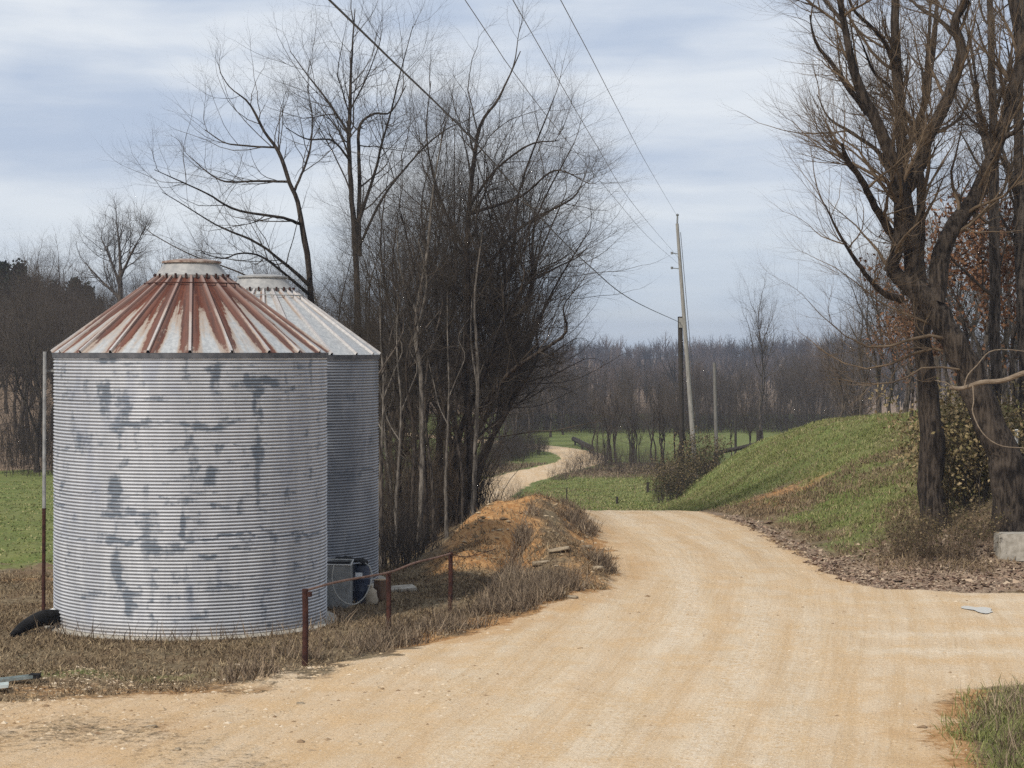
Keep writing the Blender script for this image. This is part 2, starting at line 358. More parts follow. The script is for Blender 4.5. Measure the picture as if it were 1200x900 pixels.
# ------------------------------------------------------------------ materials for things
def m_simple(name, c1, c2, scale=4.0, r=0.8, m=0.0, s=0.25, stretch=(1, 1, 1), bs=0.3, bd=0.01):
    def fn(t):
        P = t.scale(t.n('ShaderNodeTexCoord').outputs['Object'], *stretch); n = t.noise(P, scale, 5, 0.62)
        return dict(c=t.mix(t.rng(n, 0.3, 0.7), c1, c2), r=r, m=m, s=s, bump=n, bs=bs, bd=bd)
    return material(name, fn)
def m_bark(name, c1, c2, moss=0.0):
    def fn(t):
        P = t.n('ShaderNodeTexCoord').outputs['Object']
        n = t.noise(t.scale(P, 5, 5, 0.9), 2.6, 6, 0.68); n2 = t.noise(P, 1.1, 4, 0.6)
        c = t.mix(t.rng(n, 0.40, 0.62), c1, c2)
        c = t.mix(t.rng(n2, 0.5, 0.72, 0, 0.55), c, tuple(x * 1.5 for x in c2))
        if moss: c = t.mix(t.rng(n2, 0.45, 0.30, 0, moss), c, (0.07, 0.08, 0.03))
        return dict(c=c, r=0.95, s=0.12, bump=n, bs=1.0, bd=0.04)
    return material(name, fn)
BARK = m_bark('dark_bark', (0.014, 0.011, 0.009), (0.070, 0.055, 0.043))
BARK_GREY = m_bark('grey_bark', (0.022, 0.018, 0.015), (0.115, 0.094, 0.077))
BARK_PALE = m_bark('pale_bark', (0.06, 0.052, 0.044), (0.19, 0.165, 0.14))
TWIG = m_simple('grey_twigs', (0.034, 0.028, 0.023), (0.095, 0.078, 0.062), 1.2, 0.95, s=0.1, bs=0)
TWIG_TAN = m_simple('tan_twigs', (0.075, 0.054, 0.036), (0.185, 0.135, 0.090), 1.2, 0.95, s=0.1, bs=0)
TWIG_RED = m_simple('brown_twigs', (0.055, 0.045, 0.037), (0.118, 0.096, 0.077), 0.7, 0.95, s=0.1, bs=0)
DEADWOOD = m_simple('weathered_dead_wood', (0.13, 0.095, 0.065), (0.23, 0.18, 0.13), 5, 0.9, stretch=(1, 1, 4))
def m_tint(name, cols, r=0.9):
    def fn(t):
        a = t.attr('tint'); c = t.mix(t.rng(a, 0.0, 0.5), cols[0], cols[1]); c = t.mix(t.rng(a, 0.5, 1.0), c, cols[2])
        return dict(c=c, r=r, s=0.12)
    return material(name, fn)
M_DRY = m_tint('dry_grass', ((0.09, 0.062, 0.038), (0.20, 0.145, 0.088), (0.40, 0.31, 0.19)))
M_GREEN = m_tint('green_grass', ((0.10, 0.118, 0.034), (0.19, 0.20, 0.070), (0.38, 0.33, 0.18)))
M_WEED = m_tint('dry_weed_stems', ((0.080, 0.058, 0.040), (0.175, 0.130, 0.090), (0.36, 0.275, 0.185)))
M_LEAF_BROWN = m_tint('brown_oak_leaves', ((0.075, 0.036, 0.020), (0.15, 0.075, 0.040), (0.22, 0.12, 0.065)))
M_LEAF_TAN = m_tint('tan_leaves', ((0.09, 0.085, 0.030), (0.22, 0.17, 0.085), (0.34, 0.26, 0.15)))
M_BRIAR = m_tint('briar_leaves', ((0.045, 0.042, 0.018), (0.10, 0.078, 0.042), (0.19, 0.14, 0.08)))
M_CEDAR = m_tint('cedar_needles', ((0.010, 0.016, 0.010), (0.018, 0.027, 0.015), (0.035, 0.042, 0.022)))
M_STONE = m_tint('gravel_stones', ((0.20, 0.13, 0.075), (0.44, 0.33, 0.21), (0.56, 0.46, 0.34)))
M_LITTER = m_tint('fallen_leaves', ((0.11, 0.068, 0.050), (0.25, 0.17, 0.12), (0.44, 0.34, 0.24)))

# ------------------------------------------------------------------ grain bins
def m_galv(name, dark):
    def fn(t):
        P = t.n('ShaderNodeTexCoord').outputs['Object']; st = t.attr('stain'); groove_shade = t.attr('valley')
        sp = t.n('ShaderNodeSeparateXYZ', {0: P}); z = sp.outputs[2]
        n = t.noise(t.scale(P, 1, 1, 0.6), 7.0, 5, 0.65); n2 = t.noise(t.scale(P, 2.4, 2.4, 0.35), 1.6, 5, 0.6); n3 = t.noise(t.scale(P, 0.8, 0.8, 9.0), 3.0, 4, 0.7)
        nn = t.noise(t.scale(P, 1, 1, 1), 22.0, 3, 0.7)
        base = t.mix(t.rng(n2, 0.3, 0.7), (0.41, 0.42, 0.44), (0.56, 0.565, 0.58))
        base = t.mix(t.rng(nn, 0.55, 0.75, 0, 0.30), base, (0.45, 0.44, 0.43))
        sheet = t.noise(t.xyz(0.0, t.m('FLOOR', t.m('MULTIPLY', z, 1.22)), 0.0), 3.1, 0)
        base = t.mix(t.rng(sheet, 0.42, 0.6, 0.0, 0.28), base, (0.43, 0.45, 0.50))
        jit = t.m('ADD', t.m('MULTIPLY', t.m('SUBTRACT', n, 0.5), 2.2), t.m('MULTIPLY', t.m('SUBTRACT', n3, 0.5), 1.6))
        f = t.rng(t.m('ADD', st, t.m('MULTIPLY', jit, t.rng(st, 0.0, 0.25, 0.08, 0.75))), 0.18, 0.72)
        c = t.mix(t.m('MULTIPLY', f, 0.88), base, t.mix(n, (0.055, 0.078, 0.112), (0.165, 0.200, 0.240)))
        wash = t.rng(t.noise(t.scale(P, 1, 1, 0.5), 1.5, 5, 0.6), 0.52, 0.72, 0, 0.5)
        c = t.mix(wash, c, (0.27, 0.30, 0.37))
        c = t.mix(t.rng(z, 0.30, 0.0, 0.0, 0.35), c, (0.30, 0.24, 0.17))
        if dark: c = t.mix(t.rng(t.noise(t.scale(P, 1, 1, .6), .9, 4, .6), .35, .65, dark - .2, dark + .2), c, (0.13, 0.145, 0.17))  # shade on the rear bin, painted into its steel colour in broad patches
        c = t.mix(t.m('MULTIPLY', t.rng(groove_shade, 0.35, 0.95), 0.78), c, (0.085, 0.088, 0.105))  # shade of the grooves painted into the corrugation valleys
        return dict(c=c, r=0.58, m=0.15, s=0.35)
    return material(name, fn)
def m_roof(name, amount, shift):
    def fn(t):
        th, pv, pu, rib = (t.attr(a) for a in ('th', 'pv', 'pu', 'rib'))
        P = t.n('ShaderNodeTexCoord').outputs['Object']
        v = t.xyz(t.m('MULTIPLY', th, 5.2), t.m('MULTIPLY', pv, 1.3), shift); n = t.noise(v, 1.0, 6, 0.62)
        v2 = t.xyz(t.m('MULTIPLY', th, 26.0), t.m('MULTIPLY', pv, 2.4), shift); n2 = t.noise(v2, 1.0, 5, 0.68)
        fine = t.noise(P, 13.0, 5, 0.7)
        edge = t.rng(pu, 0.10, 0.40)
        x = t.m('ADD', t.m('MULTIPLY', t.m('SUBTRACT', n, 0.5), 2.0), t.m('MULTIPLY', t.m('SUBTRACT', n2, 0.5), 1.25))
        x = t.m('ADD', x, t.m('MULTIPLY', t.m('SUBTRACT', pv, 0.42), 1.35)); x = t.m('ADD', x, t.m('MULTIPLY', edge, 0.95))
        x = t.m('ADD', x, t.m('MULTIPLY', t.m('SUBTRACT', fine, 0.5), 0.6)); x = t.m('ADD', x, amount)
        x = t.m('SUBTRACT', x, t.m('MULTIPLY', t.rng(pv, 0.9, 1.0), 0.5)); x = t.m('SUBTRACT', x, t.m('MULTIPLY', rib, 0.85))
        zinc = t.mix(t.rng(fine, 0.3, 0.7), (0.30, 0.31, 0.315), (0.46, 0.465, 0.46))
        zinc = t.mix(t.rng(x, -0.55, 0.0, 0, 0.75), zinc, (0.31, 0.22, 0.15))
        rust = t.mix(t.rng(n2, 0.3, 0.7), (0.042, 0.014, 0.010), (0.125, 0.041, 0.024))
        rust = t.mix(t.rng(fine, 0.55, 0.75, 0, 0.5), rust, (0.24, 0.095, 0.045))
        f = t.rng(x, -0.06, 0.16)
        c = t.mix(f, zinc, rust); c = t.mix(t.m('MULTIPLY', rib, 0.35), c, (0.52, 0.42, 0.38))
        return dict(c=c, r=t.mix(f, (0.45,) * 3, (0.9,) * 3), m=t.m('MULTIPLY', t.m('SUBTRACT', 1.0, f), 0.15), s=0.3, bump=fine, bs=0.25, bd=0.01)
    return material(name, fn)
M_GALV = m_galv('weathered_galvanised_steel', 0.0); M_GALV_SHADED = m_galv('shaded_galvanised_steel', 0.66)  # second copy has the near bin's shade mixed into its colour
M_CONC = m_simple('old_concrete', (0.24, 0.215, 0.175), (0.42, 0.385, 0.33), 6, 0.9, bs=0.5)
M_RUSTY = m_simple('rusty_steel', (0.022, 0.008, 0.0065), (0.062, 0.023, 0.015), 9, 0.85, bs=0.5)
M_BLACK = m_simple('black_plastic', (0.008, 0.008, 0.008), (0.018, 0.017, 0.017), 6, 0.8, s=0.12)

RB, NC = 2.66, 82
_ST = """275,50,45,10,.8;330,60,40,8,.5;120,90,12,40,.45;135,155,50,12,.5;275,150,15,50,.85;270,200,18,25,.6;330,195,22,60,.65;325,220,25,15,.55;350,243,75,12,.85;290,250,20,12,.6;205,290,45,35,.55;200,320,35,15,.45;230,300,40,14,.5;550,240,75,10,.75;590,110,18,45,.95;570,95,20,10,.65;600,150,10,10,.6;503,80,6,50,.5;650,80,60,10,.45;700,120,55,18,.95;690,170,8,70,.85;695,310,11,50,.85;690,400,8,60,.75;580,320,14,18,.65;520,315,12,12,.65;565,400,20,35,.85;555,455,10,10,.5;300,440,22,50,.95;290,500,40,14,.85;370,500,60,9,.75;165,510,12,14,.45;390,550,35,40,.55;330,580,80,10,.75;410,610,35,18,.85;495,560,7,60,.95;545,540,25,14,.45;560,625,25,8,.75;650,615,30,8,.65;200,640,8,45,.45;310,670,12,65,.95;350,745,40,12,.85;345,780,12,35,.85;410,780,6,60,.9;405,720,35,6,.5;210,740,40,14,.5;240,745,60,8,.45;110,560,4,50,.4;725,560,25,20,.4;730,640,10,30,.35;825,80,4,70,.65;770,100,50,5,.4;800,70,40,12,.35;460,460,15,15,.4;115,830,5,10,1;720,828,5,8,1;640,236,40,5,.6;500,330,4,60,.55;440,240,60,8,.5;600,230,10,30,.6;380,640,50,5,.4;520,400,60,4,.4"""
STAINS = [tuple(float(q) for q in a.split(',')) for a in _ST.split(';')]
def bin_wall_mesh(name, H, stains, gm):
    per, K = 6, 208; rows = NC * per + 1; zz = np.linspace(0.0, H, rows); a = np.arange(K) / K * 2 * np.pi
    rad = RB + 0.0125 * np.sin(np.arange(rows) / per * 2 * np.pi)
    A, Z = np.meshgrid(a, zz); Rr = np.repeat(rad[:, None], K, 1)
    # sheets overlap a little: each ring of eight corrugations sits a hair outside the next
    Rr = Rr + 0.004 * ((np.floor(Z / (H / NC * 13.6)) % 2) > 0)
    V = np.stack([Rr * np.cos(A), Rr * np.sin(A), Z], -1).reshape(-1, 3)
    i, j = np.meshgrid(np.arange(rows - 1), np.arange(K), indexing='ij'); j2 = (j + 1) % K
    Fq = np.stack([i * K + j, i * K + j2, (i + 1) * K + j2, (i + 1) * K + j], -1).reshape(-1, 4)
    st = np.zeros(len(V)); th = np.arctan2(V[:, 1], V[:, 0]); zq = V[:, 2] + .30 * (fbm(th * 7 + 30, V[:, 2] * 2.6 + 9, 3) - .5); th = th + .11 * (fbm(th * 9 + 50, V[:, 2] * 3.5, 3) - .5)
    for (t0, z0, wt, wz, s) in stains:
        d = (th - t0 + np.pi) % (2 * np.pi) - np.pi
        st = np.maximum(st, s * np.exp(-(np.abs(d / wt) ** 2.4 + np.abs((zq - z0) / wz) ** 2.4) * 0.55))
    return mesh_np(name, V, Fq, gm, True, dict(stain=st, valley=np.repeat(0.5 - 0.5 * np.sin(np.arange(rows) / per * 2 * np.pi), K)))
def roof_mesh(name, mat, re, rt, zh, n=22):
    rows = 10; V = []; at_ = []; colsn = n * 6
    for i in range(rows + 1):
        v = i / rows; r = re + (rt - re) * v; z = zh * v; hw = min(0.034 / r, 0.30 * math.pi / n); hh = 0.055
        for k in range(n):
            b = (k + 0.5) / n * 2 * math.pi - math.pi / 2 - math.pi
            for (da, h, pu, rb) in ((-hw, 0, .5, .3), (-hw * .62, hh, .5, 1), (hw * .62, hh, .5, 1), (hw, 0, .5, .3), (math.pi / n * .6, 0, .22, 0), (math.pi / n, 0, 0, 0)):
                a = b + da; q = r + h * 0.45
                if da > hw * 1.5: q = r * (math.cos(math.pi / n) / math.cos(math.pi / n - da) if da < math.pi / n else math.cos(math.pi / n))
                V.append((q * math.cos(a), q * math.sin(a), z + h * 0.85)); at_.append((a, v, pu, rb))
    C = colsn; i, j = np.meshgrid(np.arange(rows), np.arange(C), indexing='ij'); j2 = (j + 1) % C
    Fq = np.stack([i * C + j, i * C + j2, (i + 1) * C + j2, (i + 1) * C + j], -1).reshape(-1, 4); A = np.array(at_)
    me = mesh_np(name, np.array(V), Fq, mat, False, dict(th=A[:, 0], pv=A[:, 1], pu=A[:, 2], rib=A[:, 3]))
    return me
M_CAP = m_simple('cap_zinc', (0.22, 0.22, 0.22), (0.37, 0.36, 0.345), 5, 0.6, m=0.1)
_b = MB(); _b.box((0, 0, 0), (0.04, 0.03, 0.09)); RIB_END = _b.mesh('rib_end', M_RUSTY, False)
def grain_bin(label, cx, cy, H, stains, roofmat, rustcap, gm):
    t = thing('grain_bin', label, 'grain bin', (cx, cy, 0.0), 0, 'corrugated grain bins')
    obj('wall', bin_wall_mesh('wall', H, stains, gm), t)
    b = MB(); b.lathe([(0, -0.35), (2.88, -0.35), (2.88, -0.03), (2.84, -0.004), (0, -0.004)], 48); b.build('concrete_pad', M_CONC, t, True)
    b = MB(); b.lathe([(2.62, H - .10), (2.69, H - .10), (2.70, H - .005), (2.62, H - .005)], 64); b.build('eave_shade_band', m_simple('eave_shade', (0.06, 0.065, 0.075), (0.12, 0.12, 0.13), 5, 0.7), t)  # band coloured dark to stand in for the shadow under the eave
    ro = obj('roof', roof_mesh('roof', roofmat, 2.705, 0.64, 1.50), t); ro.location = (0, 0, H)
    b = MB(); b.lathe([(0.70, 1.46), (0.72, 1.52), (0.54, 1.75), (0.54, 1.78)], 40); o = b.build('roof_collar', M_CAP, ro)
    b = MB(); b.lathe([(0.50, 1.765), (0.585, 1.765), (0.585, 1.80), (0.30, 1.845), (0, 1.86)], 40); b.build('roof_lid', rustcap, ro)
    # hoop that ties the ribs together, and the stub ends of the ribs under the collar
    a = np.linspace(0, 2 * np.pi, 49); b = MB(); b.tube(np.stack([0.93 * np.cos(a), 0.93 * np.sin(a), np.full(49, 1.355)], -1), 0.014, 5, False)
    b.build('tie_hoop', M_CAP if rustcap is not M_RUSTCAP else M_RUSTY, ro)
    for k in range(22):
        q = k / 22 * 2 * math.pi - math.pi / 2; e = obj('rib_end', RIB_END, ro); e.location = (0.725 * math.cos(q), 0.725 * math.sin(q), 1.50); e.rotation_euler = (0, 0, q)
    return t
M_RUSTCAP = m_simple('rusty_lid', (0.10, 0.04, 0.025), (0.40, 0.33, 0.28), 5, 0.8)
def st_map(S, cx, cy, px0, rpx, H):
    out = []
    for (x, y, rx, ry, s) in S:
        px = 40 + x / 2.5; py = 400 + y / 2.5; q = max(-.985, min(.985, (px - px0) / rpx)); a = math.asin(q); Yd = cy - RB * math.cos(a)
        z = EYE - (py - HY) / F * Yd; out.append((a - math.pi / 2, z, max(0.012, rx / 2.5 / rpx / max(.35, math.cos(a)) * 0.85), max(.03, ry / 2.5 / F * Yd * 0.9), s))
    return out
BIN1 = (-6.335, 40.5); BIN2 = (-5.75, 47.2)
_rd = np.random.RandomState(3)
# long dark sheet joint low on the near bin
S1 = st_map(STAINS, *BIN1, 222, 160, 5.25); S1 += [(a, 1.80, .06, .022, .85) for a in np.arange(-1.4, -0.2, .1)] + [(a, 3.48, .10, .02, .3) for a in np.arange(-2.5, -0.6, .17)]
for _r in range(6):
    S1 += [((_k * 1.047 + (_r % 2) * .52) - 3.0, .44 + .87 * _r, .010, .36, .55) for _k in range(6)] + [((_k * .21) - 3.14, .87 * (_r + 1), .14, .018, .42) for _k in range(30)]
S1 += [(_rd.uniform(-2.9, -.2), _rd.uniform(.3, 5.0), _rd.uniform(.008, .03), _rd.uniform(.08, .35), _rd.uniform(.3, .6)) for _ in range(70)] + [(_rd.uniform(-2.9, -.2), _rd.uniform(.3, 5.0), _rd.uniform(.05, .16), _rd.uniform(.03, .08), _rd.uniform(.3, .55)) for _ in range(34)]
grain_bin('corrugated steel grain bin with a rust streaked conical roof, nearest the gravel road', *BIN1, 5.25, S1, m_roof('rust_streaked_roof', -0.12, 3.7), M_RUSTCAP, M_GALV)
S2 = [(-0.9 + .3 * k, z, .09, .12, s) for k, z, s in ((0, 3.6, .6), (1, 4.2, .5), (1, 2.5, .7), (0, 1.6, .5), (2, 3.3, .6), (1, 3.0, .5), (-1, 2.4, .6))] + [(a, 2.55, .1, .03, .7) for a in np.arange(-1.4, 0, .12)]
S2 += [(a, z, .20, .52, .75) for a in np.arange(-1.5, .5, .22) for z in ()]
grain_bin('grey grain bin with a pale clean ribbed roof, standing behind the rusty roofed bin', *BIN2, 5.19, S2, m_roof('pale_zinc_roof', -1.45, 9.1), M_CAP, M_GALV_SHADED)

# ------------------------------------------------------------------ trees
def unit(v): return v / (np.linalg.norm(v, axis=-1, keepdims=True) + 1e-9)
def resample(pts, rad, n):
    """smooth curve through control points"""
    pts = np.asarray(pts, float); rad = np.asarray(rad, float)
    if len(pts) == 2: pts = np.vstack([pts[:1], pts.mean(0, keepdims=True), pts[1:]]); rad = np.array([rad[0], rad.mean(), rad[1]])
    P = np.vstack([2 * pts[0] - pts[1], pts, 2 * pts[-1] - pts[-2]]); k = len(pts) - 1; out = []; ro = []
    for u in np.linspace(0, k - 1e-6, n):
        i = int(u); f = u - i; a, b, c, d = P[i], P[i + 1], P[i + 2], P[i + 3]
        out.append(0.5 * (2 * b + (c - a) * f + (2 * a - 5 * b + 4 * c - d) * f * f + (3 * b - a - 3 * c + d) * f ** 3)); ro.append(rad[i] * (1 - f) + rad[i + 1] * f)
    return np.array(out), np.array(ro)
def grow(rng, PP, PR, per, length, ang, up, wig, rmax, rk=0.55, S=5, t0=0.12, tip=True, bias=None, shrink=0.45, rtip=0.35):
    """PP (N,S,3) parents -> children (M,S',3)"""
    N, Sp, _ = PP.shape; m = rng.poisson(per, N) if np.isscalar(per) else rng.poisson(per)
    idx = np.repeat(np.arange(N), m); t = t0 + (1 - t0) * rng.rand(len(idx))
    if tip: idx = np.concatenate([idx, np.arange(N)]); t = np.concatenate([t, np.full(N, 0.999)])
    x = t * (Sp - 1); i = np.minimum(x.astype(int), Sp - 2); f = (x - i)[:, None]
    B = PP[idx, i] * (1 - f) + PP[idx, i + 1] * f; T = unit(PP[idx, i + 1] - PP[idx, i]); r0 = PR[idx, i] * (1 - f[:, 0]) + PR[idx, i + 1] * f[:, 0]
    Q = rng.normal(size=B.shape); Q = unit(Q - (Q * T).sum(1, keepdims=True) * T)
    a = np.where(t > 0.99, 0.15, R(ang) * (0.65 + 0.7 * rng.rand(len(idx))))[:, None]
    D = T * np.cos(a) + Q * np.sin(a)
    if bias is not None: D = D + np.asarray(bias)
    D = unit(D); Ln = length * (0.45 + 0.85 * rng.rand(len(idx))) * (1 - shrink * t)
    Rr = np.minimum(r0 * rk * (0.7 + 0.5 * rng.rand(len(idx))), rmax); Rr = np.where(t > 0.99, np.minimum(r0 * 0.95, rmax), Rr)
    out = np.empty((len(idx), S, 3)); out[:, 0] = B; step = (Ln / (S - 1))[:, None]; d = D
    for k in range(1, S):
        d = unit(d + wig * rng.normal(size=d.shape) + np.array([0, 0, up])); out[:, k] = out[:, k - 1] + d * step
    return out, Rr[:, None] * np.linspace(1, rtip, S)[None]
def tube_set(sets):
    V = []; Fa = []; n = 0
    for (P, Rd, k) in sets:
        v, f = tubes(P, Rd, k); V.append(v); Fa.append(f + n); n += len(v)
    return np.vstack(V), np.vstack(Fa)
def rough_trunk(rng, pts, rad, n=26, k=11, flare=0.5):
    P, Rd = resample(pts, rad, n); g = np.linspace(0, 1, n)
    Rd = Rd * (1 + flare * np.exp(-g * n / 2.2)); P = P + rng.normal(size=P.shape) * (Rd[:, None] * 0.10) * (g[:, None] > 0.02)
    v, f = tubes(P[None], Rd[None], k); s = np.repeat(Rd, k)[:, None]
    v = v + (vnoise(np.arange(len(v)) % k * 1.7 + rng.rand() * 50, np.repeat(np.arange(n), k) * 0.45)[:, None] - 0.5) * 0.34 * unit(v - np.repeat(P, k, 0)) * s
    return P, Rd, v, f
def crown_from(rng, limbs, spec, bias=None):
    """limbs list of (P,R) ; spec list of dicts, one per branching level -> tube sets"""
    S = 12; PP = np.array([resample(p, r, S)[0] for p, r in limbs]); PR = np.array([resample(p, r, S)[1] for p, r in limbs]); sets = []
    ln = np.linalg.norm(np.diff(PP, axis=1), axis=2).sum(1); first = True
    for q in spec:
        q = dict(q); k = q.pop('k'); dens = q.pop('per')
        per = dens * ln if first else dens; first = False
        PP, PR = grow(rng, PP, PR, per, bias=bias, **q); sets.append((PP, np.maximum(PR, q.get('rmin', 0)), k))
    return sets
def leaf_cards(rng, pts, size, jit):
    n = len(pts); c = pts + rng.normal(size=pts.shape) * jit; a = unit(rng.normal(size=(n, 3))); b = unit(np.cross(a, rng.normal(size=(n, 3)))); s = size * (0.6 + 0.8 * rng.rand(n))[:, None]
    v = np.stack([c - a * s, c - b * s * .55, c + a * s, c + b * s * .55], 1).reshape(-1, 3); return v, np.arange(n * 4).reshape(-1, 4)

SPEC = [dict(per=2.0, length=3.2, ang=48, up=0.10, wig=0.15, rmax=0.058, S=7, k=4, t0=0.05, rk=.42),
        dict(per=5.5, length=1.6, ang=46, up=0.06, wig=0.18, rmax=0.027, S=5, k=3, t0=0.08),
        dict(per=5.0, length=0.90, ang=42, up=0.05, wig=0.18, rmax=0.0145, S=4, k=3, t0=0.06),
        dict(per=2.3, length=0.50, ang=38, up=0.04, wig=0.15, rmax=0.0075, S=3, k=3, t0=0.10, rtip=.5)]
def scaled(spec, ls=1.0, ps=1.0, rs=1.0):
    return [dict(q, length=q['length'] * ls, per=q['per'] * ps, rmax=q['rmax'] * rs) for q in spec]
def tree_parts(root, trunk_sets, crown_sets, bark, twig, leaf=None):
    V = []; Fa = []; n = 0
    for v, f in trunk_sets: V.append(v); Fa.append(f + n); n += len(v)
    o = np.array(root.location)
    obj('trunk', mesh_np('trunk', np.vstack(V) - o, np.vstack(Fa), bark), root)
    v, f = tube_set(crown_sets); obj('crown', mesh_np('crown', v - o, f, twig), root)
    if leaf:
        lv, lf, tint, lm = leaf; obj('leaves', mesh_np('leaves', lv - o, lf, lm, False, dict(tint=tint)), root)
def px_limb(pts, Y, dy=0.0):
    """pixel outline points (x, y, half width in px) with depth Y drifting by dy -> world points and radii"""
    n = len(pts); P = []; r = []
    for i, (x, y, w) in enumerate(pts):
        d = Y + dy * i / max(1, n - 1); P.append(at(x, y, d)); r.append(w * d / F)
    return np.array(P), np.array(r)
def hero_tree(name, label, seed, Y, main, limbs, spec, bark, twig, bias=None, cat='tree', skip_main=0.25, group=None, extra=None, thin=1.0):
    main = [(x, y, w * thin) for x, y, w in main]; limbs = [([(x, y, w * thin) for x, y, w in p], d) for p, d in limbs]
    rng = np.random.RandomState(seed); P, r = px_limb(main, Y); g = P[0].copy(); g[2] = float(height(g[0], g[1])) - 0.08
    root = thing(name, label, cat, tuple(g), 0, group); P[0][2] = min(P[0][2], g[2])
    if P[0][2] > g[2]: P = np.vstack([g[None], P]); r = np.concatenate([[r[0]], r])
    ts = []; lim = []
    P2, R2, v, f = rough_trunk(rng, P, r, 34, 12, 0.35); ts.append((v, f)); k0 = int(len(P2) * skip_main); lim.append((P2[k0::3], R2[k0::3]))
    for (pts, dy) in limbs:
        Pl, rl = px_limb(pts, Y, dy); Pl2, Rl2, v, f = rough_trunk(rng, Pl, rl, 22, 9, 0.12); ts.append((v, f)); lim.append((Pl2[::2], Rl2[::2]))
    cs = crown_from(rng, lim, spec, bias)
    if extra: cs += extra(rng, lim)
    tree_parts(root, ts, cs, bark, twig); return root
def auto_tree(name, label, seed, loc, h, spec, bark, twig, lean=(0, 0), r=0.16, forks=3, spread=0.35, t0=0.3, cat='tree', leafmat=None, leafn=0, leafsize=.07, group=None, z0=None):
    rng = np.random.RandomState(seed); root = thing(name, label, cat, loc, 0, group); b = np.array(loc) - np.array([0, 0, .1])
    n = 6; t = np.linspace(0, 1, n); P = b + np.stack([lean[0] * t ** 1.4 * h, lean[1] * t ** 1.4 * h, t * h], -1); P[1:-1, :2] += rng.normal(size=(n - 2, 2)) * 0.025 * h
    P2, R2, v, f = rough_trunk(rng, P, r * (1 - 0.88 * t), 20, 8, 0.3); ts = [(v, f)]; lim = [(P2[int(20 * t0):], R2[int(20 * t0):])]
    for k in range(forks):
        u = rng.uniform(t0 * 0.8, 0.7); i = int(u * 19); a = rng.uniform(0, 6.28); L = h * rng.uniform(.35, .6) * (1.15 - u * .6); s = spread * rng.uniform(.6, 1.4)
        tt = np.linspace(0, 1, 5); Q = P2[i] + np.stack([np.cos(a) * s * L * tt ** .8, np.sin(a) * s * L * tt ** .8, L * tt], -1); Q[1:] += rng.normal(size=(4, 3)) * .03 * L
        Q2, S2, v, f = rough_trunk(rng, Q, R2[i] * .7 * (1 - .85 * tt), 12, 6, 0); ts.append((v, f)); lim.append((Q2, S2))
    cs = crown_from(rng, lim, spec); leaf = None
    if leafmat:
        pts = cs[-1][0].reshape(-1, 3); pts = pts[rng.choice(len(pts), min(leafn, len(pts)), False)]; lv, lf = leaf_cards(rng, pts, leafsize, .12); leaf = (lv, lf, np.repeat(rng.rand(len(pts)), 4), leafmat)
    tree_parts(root, ts, cs, bark, twig, leaf); return root

# --- the creek-side clump behind the bins (left of the road)
CL = scaled(SPEC, 1.15, 1.0, 1.1)
hero_tree('bare_tree', 'tall bare tree whose long branches reach left over the rusty bin roof', 11, 71,
    [(374, 640, 9), (370, 480, 8), (363, 330, 7), (355, 270, 6), (348, 235, 5.5), (338, 210, 5), (327, 178, 4.2), (309, 153, 3.2), (292, 121, 2.2), (270, 103, 1.4), (258, 85, .8)],
    [([(352, 262, 4), (330, 255, 3.2), (277, 246, 2.7), (245, 228, 2.2), (206, 210, 1.5), (181, 199, .8)], -4), ([(340, 213, 3), (300, 212, 2.6), (266, 213, 2), (245, 203, 1.5), (222, 183, .9)], 3), ([(325, 173, 2.6), (290, 171, 2), (263, 167, 1.6), (240, 152, .9)], 2),
     ([(363, 335, 4.5), (335, 310, 3.6), (300, 284, 2.8), (256, 265, 2), (215, 240, 1.2), (190, 225, .7)], -3), ([(362, 345, 3.8), (330, 318, 3.2), (305, 300, 2.6), (280, 297, 2), (262, 303, 1.5), (235, 296, .8)], -6), ([(367, 400, 3), (300, 330, 2), (225, 299, 1.5), (180, 275, 1), (160, 258, .6)], 4),
     ([(345, 225, 3), (362, 180, 2.4), (366, 140, 1.6), (360, 100, .8)], 3)],
    scaled(SPEC, .95, .85), BARK, TWIG, skip_main=.45, thin=.5)
hero_tree('bare_tree', 'tallest upright bare tree with twin stems, right of the pale bin roof', 12, 73,
    [(424, 640, 9), (422, 480, 8), (418, 320, 7), (412, 228, 5.5), (409, 167, 4.5), (412, 71, 2.6), (416, 10, .9)],
    [([(421, 300, 5.5), (421, 200, 4.5), (421, 150, 3.5), (437, 134, 2.8), (458, 131, 2), (476, 100, 1)], 3), ([(420, 260, 4), (440, 200, 3), (446, 174, 2.6), (457, 135, 2), (468, 90, 1.4), (484, 30, .7)], -3), ([(411, 160, 3), (385, 120, 2.4), (362, 90, 1.6), (340, 60, .8)], 2),
     ([(411, 190, 2.6), (390, 165, 2.2), (360, 163, 1.6), (335, 150, .8)], -4), ([(410, 130, 2), (430, 90, 1.5), (445, 50, .8)], -2), ([(420, 290, 3), (450, 230, 2.5), (489, 181, 2), (521, 153, 1.4), (550, 140, .8)], -3)],
    CL, BARK, TWIG, skip_main=.4, thin=.52)
